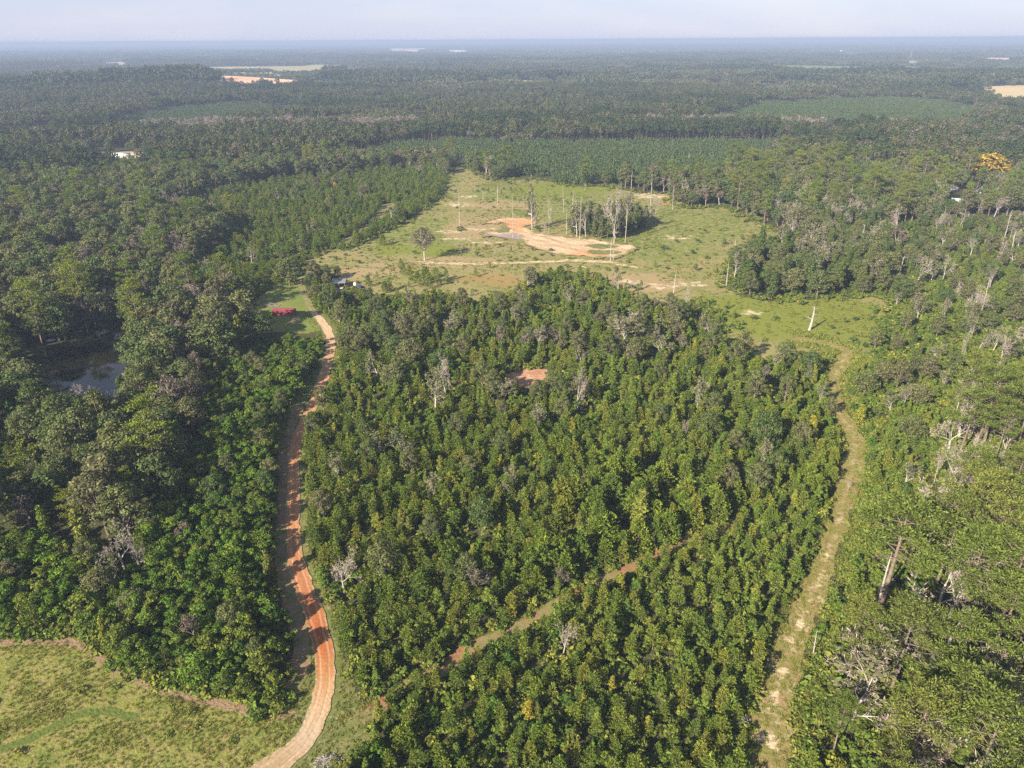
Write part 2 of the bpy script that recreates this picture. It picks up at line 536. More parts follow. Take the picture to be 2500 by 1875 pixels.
def bare(seed, h=15.0, w=10.0, trunk=.35, depth=4, leafy=0.0, lsize=.4, fork=4, thick=1.0):
    """leafless tree: forking limbs down to twigs, optionally a few surviving sprays"""
    r = np.random.default_rng(seed)
    wood, lf = MB(), MB()
    tips = []
    def grow(p, d, L, rad, k):
        n = 3
        pts = [p]
        dd = d.copy()
        for s in range(n):
            dd = dd + r.normal(0, .16, 3) + np.array([0, 0, .05]); dd /= np.linalg.norm(dd)
            pts.append(pts[-1] + dd * L / n)
        rr = np.linspace(rad, rad * .55, n + 1)
        wood.tube(pts, rr, 5 if k == 0 else 3, cap=k == 0)
        if k >= depth:
            tips.append(pts[-1]); tips.append(pts[-2]); return
        nb = fork if k < 2 else 3
        for b in range(nb):
            f = r.uniform(.45, 1.0) if b else 1.0
            i = min(n, max(1, int(round(f * n))))
            a = r.uniform(0, 6.28)
            per_ = np.cross(dd, [math.cos(a), math.sin(a), .3]); per_ /= np.linalg.norm(per_) + 1e-9
            sp = r.uniform(.45, .95) if b else .25
            nd = dd * (1 - .45 * sp) + per_ * sp * (w / h) * 1.35
            nd[2] = max(nd[2], -.15); nd /= np.linalg.norm(nd)
            grow(np.array(pts[i]), nd, L * r.uniform(.52, .78), rr[i] * r.uniform(.55, .75), k + 1)
    L0 = h * trunk
    grow(np.zeros(3), np.array([r.normal(0, .05), r.normal(0, .05), 1.0]), L0, .027 * h * thick, 0)
    V = np.concatenate(wood.v)
    s = h / max(V[:, 2].max(), .1)
    wd = 2 * np.percentile(np.hypot(V[:, 0], V[:, 1]), 98)
    sxy = w / max(wd, .1)
    Sc = np.array([sxy, sxy, s])
    wood.v = [v * Sc for v in wood.v]
    tips = np.array(tips) * Sc
    T = tips
    n = len(T)
    if leafy > 0:
        m = r.uniform(size=n) < leafy
        Q = np.repeat(T[m], 4, 0) + r.normal(0, .35, (m.sum() * 4, 3))
        if len(Q): lf.leaves(Q, r.normal(0, .6, Q.shape) + np.array([0, 0, .5]), lsize * r.uniform(.6, 1.3, len(Q)), r)
    tw = MB()
    Q = np.repeat(T, 2, 0)
    tw.spikes(Q, r.normal(0, .8, Q.shape) + (Q - np.array([0, 0, h * .45])) / h * 1.2 + np.array([0, 0, .2]), .055 * h * r.uniform(.5, 1.2, len(Q)), .028 + .0018 * h, r)
    return wood, lf, tw

def snag_shape(seed, h=12.0, rad=.3, stubs=4, fork=False):
    r = np.random.default_rng(seed)
    wood = MB()
    zz = np.linspace(0, h, 7)
    k = r.normal(0, .007 * h, 2)
    cx, c2 = k[0] * np.sin(zz / h * 3), k[1] * np.sin(zz / h * 2.3)
    wood.tube(np.stack([cx, c2, zz], 1), np.array([1.3, 1.05, .92, .80, .66, .5, .22]) * rad, 6)
    wood.tube([[cx[-1], c2[-1], h * .985], [cx[-1] + rad * .3, c2[-1], h * 1.03]], [rad * .35, rad * .06], 4)
    for i in range(stubs):
        q = r.uniform(.35, .96)
        a = r.uniform(0, 6.28)
        p0 = np.array([np.interp(q * h, zz, cx), np.interp(q * h, zz, c2), q * h])
        d = np.array([math.cos(a), math.sin(a), r.uniform(.2, 1.0)]); L = r.uniform(.05, .16) * h
        p1 = p0 + d * L
        wood.tube([p0, p0 + d * L * .5 + [0, 0, .1], p1], [rad * .3, rad * .2, rad * .06], 4)
        wood.tube([p0 + d * L * .5 + [0, 0, .1], p1 + r.normal(0, .3, 3) * L], [rad * .14, rad * .04], 3)
    if fork:
        p0 = np.array([cx[3], c2[3], zz[3]])
        wood.tube([p0, p0 + [.12 * h * .5, .04 * h, .2 * h], p0 + [.11 * h, .05 * h, .47 * h]], [rad * .7, rad * .5, rad * .15], 5)
    return wood

def bush(seed, h=2.2, w=3.0, nl=8, per=40, size=.26):
    r = np.random.default_rng(seed)
    wood, lf = MB(), MB()
    C, Rd = [], []
    for i in range(nl):
        a = i * 2.4; rr = w * .5 * math.sqrt(r.uniform(0, .55))
        zc = h * r.uniform(.3, .7)
        C.append([rr * math.cos(a), rr * math.sin(a), zc]); Rd.append(w * r.uniform(.17, .27))
        wood.tube([[0, 0, 0], [rr * math.cos(a) * .5, rr * math.sin(a) * .5, zc * .6], [rr * math.cos(a), rr * math.sin(a), zc]], [.05, .035, .015], 3, cap=False)
    lobes_crown(lf, C, Rd, r, per, size, flat=.95)
    return wood, lf

def tuft(seed, h=.8, w=1.0, n=26):
    r = np.random.default_rng(seed)
    lf = MB()
    P = r.normal(0, w * .28, (n, 3)); P[:, 2] = 0
    D = r.normal(0, .38, (n, 3)) + np.array([.12, .1, 1.0]); D[:, 2] = np.abs(D[:, 2])
    lf.spikes(P, D, h * r.uniform(.6, 1.2, n), w * .07, r)
    return lf

# ------------------------------------------------------------------ kinds of tree
class Kind:
    """variants of one kind: separate wood/leaf meshes for single trees, a joined mesh for masses"""
    def __init__(self, name, makes, leaf, wood, h, crown='crown', cat='tree'):
        self.name, self.h, self.cat, self.crown = name, h, cat, crown
        self.var, self.joined = [], []
        for i, mk in enumerate(makes):
            parts = mk
            w, lf = parts[0], parts[1]
            tw = parts[2] if len(parts) > 2 else None
            wm = w.mesh(name + '_trunk', wood)
            top = MB(); mats = [leaf, M['twig']]
            if lf.n: top.merge(lf, 0)
            if tw is not None: top.merge(tw, 1)
            cm = top.mesh(name + '_' + crown, mats) if top.n else None
            self.var.append((wm, cm))
            j = MB(); j.merge(w, 0)
            if lf.n: j.merge(lf, 1)
            if tw is not None: j.merge(tw, 2)
            self.joined.append(j.mesh(name + '_mass', [wood, leaf, M['twig']]))

VASE = [broadleaf(311, 17, 13, .42, 24, 52, .40, 1), broadleaf(312, 17, 12, .40, 24, 52, .40, 1)]
S = lambda f, seeds, **k: [f(s, **k) for s in seeds]
K = {}
K['young_pine'] = Kind('young_pine', [pine_young(11, 8.0, 3.7), pine_young(12, 8.0, 3.3), pine_young(13, 8, 4.2), pine_young(14, 8, 3.6, .9), pine_young(15, 8, 4.0, 1.1)], M['pine'], M['pine_bark'], 8)
K['bushy_pine'] = Kind('bushy_pine', [pine_young(21, 8.0, 5.2, 1.25, 1.15), pine_young(22, 8.0, 5.8, 1.25, 1.2), pine_young(23, 8, 5.0, 1.2, 1.15)], M['pine'], M['pine_bark'], 8)
K['sapling_pine'] = Kind('sapling_pine', [pine_young(31, 5.0, 2.9, .75, 1.0), pine_young(32, 5.0, 2.6, .75, 1.0), pine_young(33, 5, 3.2, .8, 1.0)], M['pine_bright'], M['pine_bark'], 5)
K['sweetgum'] = Kind('sweetgum_tree', S(column, range(41, 46)), M['sweetgum'], M['bark'], 8)
K['yellow_gum'] = Kind('yellow_sweetgum', [column(46, 8, 3.2), column(47, 8, 3.0)], M['yellow'], M['bark'], 8)
K['thicket'] = Kind('young_hardwood', [broadleaf(s, 6.5, 4.8, .18, 14, 92, .215) for s in range(51, 56)], M['thicket'], M['bark'], 6.5)
K['oak'] = Kind('oak_tree', [broadleaf(s, 16, 12, .28, 28, 115, .355) for s in range(61, 66)], M['oak'], M['bark'], 16)
K['olive'] = Kind('water_oak', [broadleaf(s, 17, 9.5, .25, 25, 105, .325, 1) for s in range(71, 76)], M['olive'], M['bark'], 17)
K['grey'] = Kind('thin_crowned_tree', [bare(s, 16, 10, .32, 4, .9, .38) for s in range(81, 84)], M['grey_leaf'], M['dead_wood'], 16)
K['vase'] = Kind('spreading_tree', VASE, M['grey_leaf'], M['dead_wood'], 17)
K['vine'] = Kind('vine_draped_tree', [column(s, 15, 4.6, 110, .35, 20, .45) for s in range(91, 95)], M['vine'], M['bark'], 15)
K['tall_pine'] = Kind('tall_pine', [pine_tall(s, 25, 11, .50 + .03 * (s % 3), 28, 84, (.05, .3, .08, .04, .15)[s % 5]) for s in range(101, 106)], M['tallpine'], M['pine_bark'], 25)
K['forest_pine'] = Kind('forest_pine', [pine_tall(s, 22, 7.5, .42, 24, 52, .05) for s in range(111, 115)], M['pine'], M['pine_bark'], 22)
K['bare'] = Kind('bare_tree', [bare(s, 15, 10, .34, 4) for s in range(121, 125)], M['twig'], M['dead_wood'], 15)
K['half_bare'] = Kind('half_bare_tree', [bare(s, 15, 9, .30, 4, .35, .4) for s in range(131, 134)], M['olive'], M['dead_wood'], 15)
K['shrub'] = Kind('shrub', [bush(s) for s in range(141, 146)], M['shrub'], M['bark'], 2.2, cat='shrub', crown='foliage')
K['dkshrub'] = Kind('dark_shrub', [bush(s, 2.6, 3.0, 8, 28) for s in range(151, 155)], M['dkshrub'], M['bark'], 2.6, cat='shrub', crown='foliage')

SNAG = []
for s in range(6):
    SNAG.append(snag_shape(200 + s, 12, .26, (5, 7, 9, 6, 8, 11)[s], s in (1, 3)).mesh('snag_trunk', M['white_wood'] if s % 2 else M['dead_wood']))

# ------------------------------------------------------------------ places, traced on the photograph and laid on the ground
ROAD_C = [(540, 1945), (620, 1905), (666, 1875), (736, 1820), (771, 1760), (796, 1680), (793, 1600), (768, 1500), (728, 1400), (715, 1300), (717, 1200), (718, 1100), (738, 1040), (759, 1000), (781, 950), (796, 900), (808, 850), (806, 820), (797, 800), (781, 780), (763, 760)]
LANE_C = [(700, 1700), (738, 1640), (735, 1560), (712, 1480), (690, 1400), (686, 1300), (692, 1200), (693, 1100), (712, 1040), (735, 985)]
DRIVE_C = [(763, 760), (752, 740), (742, 715), (735, 695), (742, 680), (760, 665), (800, 645), (860, 650), (940, 655), (1020, 640)]
SANDTRACK_C = [(1010, 640), (1040, 641), (1150, 645), (1300, 641), (1400, 636), (1490, 641), (1560, 655)]
FTRACK_C = [(870, 1765), (905, 1738), (948, 1701), (1000, 1672), (1085, 1636), (1127, 1600), (1180, 1570), (1238, 1546), (1312, 1509), (1354, 1477), (1406, 1453), (1459, 1424), (1512, 1401), (1591, 1364), (1670, 1327), (1740, 1300), (1800, 1285)]
RTRACK_C = [(1820, 2600), (1850, 2200), (1865, 2000), (1877, 1875), (1887, 1765), (1900, 1675), (1930, 1591), (1951, 1522), (1985, 1454), (2012, 1380), (2030, 1316), (2051, 1264), (2061, 1211), (2080, 1148), (2090, 1095), (2070, 1042), (2045, 1000), (2036, 962), (2034, 930), (2045, 905), (2062, 881), (2064, 858), (2031, 845), (1977, 832), (1925, 825)]
RTRACK_W = [9, 9, 9.5, 9.0, 8.6, 6.8, 5.8, 5.2, 5.6, 4.2, 4.6, 4.4, 5.4, 8.5, 9.5, 6.5, 5.0, 4.2, 4.2, 5.0, 6.0, 6.5, 7.0, 6.5, 6.0]
line = lambda c: np.array([ground(*p) for p in c])
ROAD, LANE, DRIVE, SANDTRACK, FTRACK, RTRACK = map(line, (ROAD_C, LANE_C, DRIVE_C, SANDTRACK_C, FTRACK_C, RTRACK_C))

Z = {k: gpoly(v) for k, v in {
    'meadow': [(-900, 1549), (219, 1550), (258, 1598), (318, 1636), (378, 1671), (497, 1692), (622, 1716), (712, 1738), (728, 1762), (690, 1830), (640, 1880), (560, 2000), (300, 2400), (-2500, 2400)],
    'verge': [(721, 1731), (741, 1650), (716, 1550), (691, 1450), (670, 1380), (666, 1300), (680, 1200), (677, 1100), (702, 1000), (745, 930), (785, 870), (786, 800), (770, 790), (745, 770), (768, 752), (800, 770), (826, 800), (832, 860), (818, 930), (793, 990), (766, 1045), (744, 1100), (747, 1200), (760, 1300), (776, 1400), (822, 1500), (842, 1600), (856, 1680), (880, 1722), (940, 1690), (960, 1700), (915, 1775), (892, 1800), (868, 1832), (832, 1868), (792, 1905), (730, 2000), (520, 2000), (636, 1880), (690, 1830), (728, 1762)],
    'lawn': [(585, 760), (690, 684), (726, 692), (742, 678), (752, 690), (752, 715), (759, 737), (770, 752), (800, 775), (785, 805), (755, 814), (700, 812), (640, 812), (595, 805)],
    'yard': [(805, 690), (850, 685), (905, 700), (915, 725), (870, 745), (810, 735), (790, 715)],
    'clearing': [(1100, 404), (1088, 433), (1084, 461), (1068, 486), (1007, 526), (954, 559), (917, 575), (852, 608), (795, 608), (742, 644), (736, 690), (752, 692), (765, 665), (828, 692), (885, 728), (938, 735), (978, 725), (1076, 728), (1129, 748), (1190, 742), (1271, 712), (1316, 672), (1400, 672), (1500, 702), (1564, 748), (1640, 758), (1718, 740), (1768, 780), (1748, 845), (1850, 892), (1922, 890), (1997, 900), (2056, 870), (2070, 920), (2110, 900), (2140, 830), (2180, 745), (2146, 723), (1997, 728), (1897, 738), (1828, 728), (1778, 698), (1768, 663), (1823, 619), (1897, 599), (1927, 569), (1862, 549), (1768, 504), (1678, 509), (1639, 494), (1648, 474), (1549, 469), (1500, 455), (1400, 455), (1344, 441), (1267, 437), (1206, 441), (1129, 404)],
    'spur': [(930, 500), (960, 495), (975, 510), (940, 535), (905, 560), (870, 585), (830, 605), (815, 600), (880, 560), (915, 530)],
    'sand': [(1225, 531), (1252, 533), (1317, 539), (1305, 549), (1280, 555), (1316, 571), (1350, 574), (1380, 580), (1455, 586), (1492, 594), (1553, 600), (1557, 610), (1506, 632), (1455, 632), (1394, 626), (1364, 622), (1322, 616), (1284, 603), (1272, 586), (1201, 582), (1172, 578), (1176, 570), (1231, 557), (1227, 547), (1170, 549)],
    'puddle': [(1246, 571), (1256, 568), (1267, 572), (1278, 581), (1270, 585), (1254, 584)],
    'pond': [(20, 885), (95, 862), (163, 838), (238, 822), (290, 808), (322, 802), (345, 840), (338, 915), (305, 975), (262, 1015), (200, 1022), (140, 996), (105, 955), (60, 930)],
    'thicket': [(-900, 1545), (219, 1545), (263, 1597), (318, 1632), (378, 1667), (497, 1687), (622, 1711), (721, 1731), (741, 1650), (716, 1550), (691, 1450), (670, 1380), (666, 1300), (680, 1200), (677, 1100), (702, 1000), (745, 930), (785, 870), (790, 835), (765, 832), (700, 836), (640, 838), (600, 850), (560, 890), (500, 950), (490, 1010), (500, 1080), (450, 1210), (350, 1300), (290, 1370), (150, 1350), (-500, 1330)],
    'scrub': [(-200, 1090), (60, 1060), (110, 1150), (130, 1215), (-200, 1260)],
    'central': [(850, 735), (938, 738), (978, 725), (1076, 728), (1129, 748), (1190, 742), (1271, 712), (1316, 672), (1400, 672), (1500, 702), (1564, 748), (1640, 758), (1700, 785), (1748, 845), (1850, 892), (1922, 890), (2000, 905), (2015, 915), (2010, 960), (2025, 1000), (2040, 1050), (2040, 1150), (2032, 1220), (2010, 1300), (1990, 1360), (1950, 1440), (1905, 1540), (1880, 1600), (1845, 1680), (1815, 1800), (1790, 2100), (790, 2100), (798, 1925), (832, 1868), (868, 1832), (892, 1800), (915, 1775), (940, 1695), (880, 1722), (856, 1680), (842, 1600), (822, 1500), (776, 1400), (760, 1300), (747, 1200), (744, 1100), (766, 1045), (793, 990), (818, 930), (832, 860), (826, 800), (800, 770), (770, 752), (760, 735), (757, 700), (770, 668), (800, 690), (790, 715), (810, 735)],
    'grove': [(1387, 572), (1420, 585), (1500, 590), (1530, 583), (1588, 553), (1560, 535), (1480, 540), (1400, 545)],
    'vineforest': [(1768, 735), (1768, 663), (1823, 619), (1897, 599), (1927, 569), (2050, 540), (2190, 560), (2230, 640), (2160, 700), (2146, 723), (1997, 728), (1897, 738), (1828, 728)],
    'regrowth': [(2070, 920), (2110, 900), (2150, 820), (2190, 740), (2170, 705), (2235, 645), (2195, 560), (2500, 530), (2800, 545), (2800, 900), (2500, 955), (2300, 1005), (2290, 1180), (2200, 1235), (2070, 1265), (2085, 1200), (2115, 1100), (2085, 1000)],
    'pinewood': [(2070, 1265), (2200, 1235), (2290, 1180), (2300, 1005), (2500, 955), (2800, 900), (3200, 1300), (3200, 2200), (1975, 2200), (1960, 1700), (1990, 1570), (2050, 1420)],
    'leftgrowth': [(1088, 433), (1084, 461), (1068, 486), (1007, 526), (954, 559), (917, 575), (852, 608), (795, 608), (742, 644), (728, 660), (690, 686), (598, 752), (500, 700), (430, 690), (520, 620), (580, 560), (440, 520), (500, 475), (700, 440), (900, 420), (1060, 405)],
    'plantation': [(905, 352), (1500, 349), (1930, 349), (1880, 400), (1720, 452), (1400, 452), (1270, 437), (1129, 404), (1095, 398), (900, 378)],
    'plant_left': [(280, 300), (430, 272), (560, 258), (760, 268), (740, 290), (600, 312), (480, 320), (300, 318)],
    'plant_right': [(1700, 300), (1850, 262), (2150, 240), (2330, 250), (2440, 320), (2300, 322), (2000, 318)],
    'bare_left': [(250, 330), (500, 318), (560, 312), (830, 315), (1000, 312), (1000, 322), (700, 326), (560, 330), (250, 338)],
    'bare_right': [(1560, 312), (1700, 305), (1990, 318), (2240, 318), (2240, 328), (1980, 328), (1700, 322), (1560, 322)],
    'homestead': [(2290, 470), (2350, 462), (2380, 470), (2395, 490), (2340, 505), (2300, 500)],
}.items()}

def far_clear(far, near, k=.84):
    """an opening whose far edge shows at FAR and whose near edge is hidden by the crowns of the trees before it"""
    a = gpoly(far)
    b = gpoly(near) * k
    return np.vstack([a, b[::-1]])

OPEN = {
    'hayfield': far_clear([(470, 164), (620, 162), (740, 158), (762, 155), (820, 156), (842, 163), (880, 165)], [(470, 169), (560, 170), (640, 168), (700, 172), (745, 173), (800, 170), (870, 171)]),
    'pasture': far_clear([(520, 196), (570, 191), (690, 184), (700, 186)], [(520, 200), (570, 202), (640, 200), (695, 199)], .9),
    'sandpit': far_clear([(512, 206), (560, 203), (640, 206), (690, 200), (737, 203)], [(520, 210), (575, 218), (610, 219), (660, 212), (737, 209)], .875),
    'sandhill': far_clear([(930, 118), (1042, 119)], [(930, 123), (1042, 124)], .82),
    'sandbar': far_clear([(1085, 122), (1165, 123)], [(1085, 125), (1165, 126)], .82),
    'crop': far_clear([(1866, 157), (2069, 160), (2235, 172)], [(1880, 164), (2000, 178), (2069, 182), (2230, 175)], .86),
    'tanfield': far_clear([(2400, 217), (2560, 215)], [(2425, 238), (2440, 243), (2560, 236)], .9),
    'tancorner': far_clear([(2345, 219), (2368, 218)], [(2345, 236), (2366, 247)], .92),
    'roadside': far_clear([(205, 373), (370, 372)], [(205, 381), (300, 388), (372, 383)], .85),
    'strip': far_clear([(1208, 201), (1325, 202)], [(1208, 203), (1325, 204)], .93),
    'paleone': far_clear([(1495, 125), (1605, 126)], [(1495, 128), (1605, 128)], .82),
    'paletwo': far_clear([(2300, 129), (2380, 130)], [(2300, 132), (2380, 132)], .82),
    'palethree': far_clear([(2395, 142), (2560, 140)], [(2395, 146), (2560, 143)], .82),
    'palefour': far_clear([(2200, 148), (2250, 148)], [(2205, 154), (2250, 155)], .84),
    'farm': far_clear([(2030, 123), (2095, 123)], [(2030, 128), (2095, 134)], .80),
    'farmtwo': far_clear([(1965, 129), (1990, 129)], [(1965, 133), (1990, 133)], .80),
    'fartrack': np.array([ground(2362, 258), ground(2376, 258), ground(2414, 286), ground(2456, 314), ground(2472, 334), ground(2450, 334), ground(2438, 318), ground(2400, 290)]),
    'clearcut': far_clear([(245, 152), (310, 150)], [(250, 156), (300, 156)], .84),
}

# ------------------------------------------------------------------ ground
def ground_sheet():
    u = np.linspace(-1, 1, 181)
    ax = np.sinh(u * 6.2) / math.sinh(6.2) * 24000
    v = np.linspace(0, 1, 170)
    ay = -400 + (np.expm1(v * 5.2) / math.expm1(5.2)) * 24400
    X, Y = np.meshgrid(ax, ay)
    Zz = terrain(X, Y)
    V = np.stack([X, Y, Zz], -1).reshape(-1, 3)
    n, m = len(ax), len(ay)
    i = np.arange(n - 1)[None, :] + n * np.arange(m - 1)[:, None]
    Fq = np.stack([i, i + 1, i + 1 + n, i + n], -1).reshape(-1, 4)
    s = Soil('forest_floor', (.06, .06, .027))
    s.mix(s.noise(.12, .4, .65), (.09, .078, .036)).mix(s.noise(.9, .45, .7), (.05, .065, .022)).mix(s.noise(.006, .5, .62), (.085, .095, .04))
    s.mix(s.noise(2.6, .5, .72), (.03, .034, .014)).mix(s.noise(1.4, .58, .75), (.13, .11, .055))
    mb = MB(); mb.add(V, Fq)
    return tag(link('ground', mb.mesh('ground', s.done(.6, 1.5, .5), True)), kind='structure')
ground_sheet()

def patch(name, poly, cell, mat, z, attrs=None, ragged=1.5, kind='structure', relief=0.0, holes=(), flat=None):
    """a sheet over a traced outline with an uneven edge, carrying painted masks"""
    lo, hi = poly.min(0) - 3, poly.max(0) + 3
    nx, ny = int((hi[0] - lo[0]) / cell) + 2, int((hi[1] - lo[1]) / cell) + 2
    X, Y = np.meshgrid(lo[0] + cell * np.arange(nx), lo[1] + cell * np.arange(ny))
    P = np.stack([X.ravel(), Y.ravel()], 1)
    c = P.reshape(ny, nx, 2)
    cc = (c[:-1, :-1] + c[1:, 1:]).reshape(-1, 2) / 2
    ww = np.stack([wob(cc[:, 0], cc[:, 1], 3.1, 1) + .5 * wob(cc[:, 0], cc[:, 1], 1.1, 4), wob(cc[:, 0], cc[:, 1], 2.7, 2) + .5 * wob(cc[:, 0], cc[:, 1], 1.3, 5)], 1) * ragged
    keep = inside(cc + ww, poly)
    for h in holes: keep &= ~inside(cc, h)
    i = (np.arange(nx - 1)[None, :] + nx * np.arange(ny - 1)[:, None]).ravel()[keep]
    Fq = np.stack([i, i + 1, i + 1 + nx, i + nx], -1)
    used = np.unique(Fq)
    remap = np.full(nx * ny, -1); remap[used] = np.arange(len(used))
    P = P[used]
    zz = terrain(P[:, 0], P[:, 1]) + z
    if relief:
        rl = relief * (wob(P[:, 0], P[:, 1], 5.3, 3) + .6 * wob(P[:, 0], P[:, 1], 2.1, 6) + 1.0)
        zz = zz + (rl * (1 - flat(P)) if flat is not None else rl)
    mb = MB(); mb.add(np.column_stack([P, zz]), remap[Fq])
    me = mb.mesh(name, mat, True)
    for k, fn in (attrs or {}).items():
        a = me.attributes.new(k, 'FLOAT', 'POINT')
        vals = np.clip(fn(P), 0, 1).astype(np.float32)
        a.data.foreach_set('value', vals[:len(me.vertices)])
    return tag(link(name, me), kind=kind)

def ribbon(name, ln, width, mat, z, step=1.2, across=8, ragged=.35):
    """a track along a line, v = metres along it, u = -1..1 across it"""
    width = np.broadcast_to(np.asarray(width, float), (len(ln),))
    # smooth the traced line
    d = np.concatenate([[0], np.cumsum(np.hypot(*np.diff(ln, axis=0).T))])
    n = int(d[-1] / step) + 2
    s = np.linspace(0, d[-1], n)
    x, y, w = np.interp(s, d, ln[:, 0]), np.interp(s, d, ln[:, 1]), np.interp(s, d, width)
    k = max(3, int(9 / step)) | 1
    ker = np.hanning(k + 2)[1:-1]; ker /= ker.sum()
    pad = k // 2
    x = np.convolve(np.pad(x, pad, 'edge'), ker, 'valid'); y = np.convolve(np.pad(y, pad, 'edge'), ker, 'valid'); w = np.convolve(np.pad(w, pad, 'edge'), ker, 'valid')
    tx, ty = np.gradient(x), np.gradient(y)
    l = np.hypot(tx, ty); tx, ty = tx / l, ty / l
    u = np.linspace(-1, 1, across + 1)
    half = w / 2
    el = half + ragged * (wob(s, s * .3, 1.9, 1) + .6 * wob(s, s * .2, .8, 3))
    er = half + ragged * (wob(s, s * .4, 2.2, 6) + .6 * wob(s, s * .2, .7, 8))
    off = np.where(u[None, :] < 0, u[None, :] * el[:, None], u[None, :] * er[:, None])
    X = x[:, None] + off * ty[:, None]; Y = y[:, None] - off * tx[:, None]
    rut = -.05 * np.exp(-((np.abs(u[None, :]) - .45) / .16) ** 2) + .0 * X
    Zz = terrain(X, Y) + z + rut + .05
    m = across + 1
    V = np.stack([X, Y, Zz], -1).reshape(-1, 3)
    i = (np.arange(across)[None, :] + m * np.arange(n - 1)[:, None])
    Fq = np.stack([i, i + 1, i + 1 + m, i + m], -1).reshape(-1, 4)
    mb = MB(); mb.add(V, Fq)
    me = mb.mesh(name, mat, True)
    a = me.attributes.new('across', 'FLOAT', 'POINT'); a.data.foreach_set('value', np.tile(u, n).astype(np.float32))
    a = me.attributes.new('along', 'FLOAT', 'POINT'); a.data.foreach_set('value', np.repeat(s / s[-1], m).astype(np.float32))
    return tag(link(name, me), kind='structure')

def blob(cx_, cy_, rx_px, ry_px, soft=.6):
    """mask round a photo spot, laid on the ground"""
    c = np.array(ground(cx_, cy_)); ex = np.array(ground(cx_ + rx_px, cy_)); ey = np.array(ground(cx_, cy_ - ry_px))
    ax = np.linalg.norm(ex - c); ay = np.linalg.norm(ey - c)
    return lambda P: smooth(1 + soft, 1 - soft, np.hypot((P[:, 0] - c[0]) / ax, (P[:, 1] - c[1]) / ay))

def either(*fs):
    return lambda P: np.max([f(P) for f in fs], axis=0)

def near_line(ln, w):
    return lambda P: smooth(w, w * .35, line_dist(P, ln))

# meadow, bottom left
s = Soil('meadow_grass', (.185, .19, .045))
s.mix(s.noise(.5, .42, .6), STRAW).mix(s.noise(.16, .5, .66), (.125, .15, .034)).mix(s.noise(2.2, .5, .7), LIME).mix(s.rough_mask('trail', .4, .4, .75, 1.0), (.10, .125, .03)).mix(s.rough_mask('path', .6, .4, .62, 1.2), (.24, .165, .10)).mix(s.noise(6, .55, .8), (.06, .08, .02))
MPATH = line([(-150, 1572), (0, 1568), (160, 1566), (215, 1580), (250, 1610), (290, 1640), (350, 1664), (420, 1690), (520, 1715), (650, 1742), (715, 1748)])
MTRAIL = line([(-60, 1850), (10, 1828), (70, 1806), (130, 1775), (199, 1741), (260, 1735), (330, 1752)])
MTRAIL2 = line([(60, 1690), (140, 1640), (200, 1625), (250, 1650), (300, 1690), (330, 1740), (330, 1800), (300, 1870)])
MEADOW_SHEET = gpoly([(-900, 1515), (219, 1515), (275, 1568), (340, 1608), (400, 1642), (510, 1662), (630, 1688), (722, 1712), (735, 1762), (690, 1830), (640, 1880), (560, 2000), (300, 2400), (-2500, 2400)])
patch('meadow', MEADOW_SHEET, .6, s.done(.6, 1.6, .5), .04, {'trail': near_line(MTRAIL, 1.5), 'path': lambda P: .85 * near_line(MPATH, 1.6)(P)}, 1.0)
# mown verge of the road
s = Soil('verge_grass', (.115, .13, .038))
s.mix(s.noise(.35, .42, .62), (.18, .165, .065)).mix(s.noise(2.0, .5, .75), (.09, .12, .03)).mix(s.noise(.8, .58, .7), (.30, .24, .14))
patch('grass_verge', Z['verge'], .7, s.done(.4, 2.5, .3), .05, None, .8)
# lawn round the red shed
s = Soil('lawn_grass', (.13, .165, .04))
s.mix(s.noise(.08, .42, .62), (.19, .185, .05)).mix(s.noise(.7, .5, .7), (.11, .155, .035)).mix(s.rough_mask('bare', .6), (.34, .21, .13))
patch('lawn', Z['lawn'], 1.4, s.done(.2, 2, .2), .06, {'bare': either(blob(663, 744, 22, 4), blob(720, 782, 10, 8), blob(650, 782, 14, 3), blob(775, 770, 10, 6))}, .8)
s = Soil('yard_dirt', (.17, .13, .075))
s.mix(s.noise(.3, .45, .6), (.24, .17, .10)).mix(s.noise(.8, .5, .7), (.12, .12, .045))
patch('yard', Z['yard'], 1.5, s.done(.2, 2, .2), .055, None, 1.5)

# the clearing
lowclear = either(blob(1950, 780, 240, 45), blob(2080, 780, 110, 60), blob(1800, 760, 120, 40))
s = Soil('clearing_cover', (.235, .200, .080))
s.mix(s.noise(.045, .44, .62), (.16, .17, .048)).mix(s.rough_mask('green', .05, .3, .7), (.135, .165, .035)).mix(s.noise(.25, .46, .62), (.255, .205, .095)).mix(s.rough_mask('lime', .08, .3, .7), (.165, .18, .034))
s.mix(s.noise(.6, .54, .72), (.12, .14, .038)).mix(s.math('MULTIPLY', s.rough_mask('rust', .2, .45, .9, 1.3), .6), (.27, .17, .065)).mix(s.math('MULTIPLY', s.rough_mask('pink', .12, .5, .8, 1.2), .7), (.31, .22, .12)).mix(s.rough_mask('sandy', .22, .52, .66, 1.7), (.48, .37, .24))
CLEAR_SANDY = either(blob(1530, 688, 60, 8), blob(1600, 700, 70, 9), blob(1690, 693, 45, 9), blob(1140, 480, 30, 6), blob(1120, 500, 40, 8), blob(1590, 478, 60, 10), blob(1835, 765, 40, 9), blob(1160, 560, 60, 5), blob(1095, 566, 50, 5), blob(1120, 584, 60, 4), blob(1190, 592, 60, 4), blob(1660, 580, 60, 8, .9))
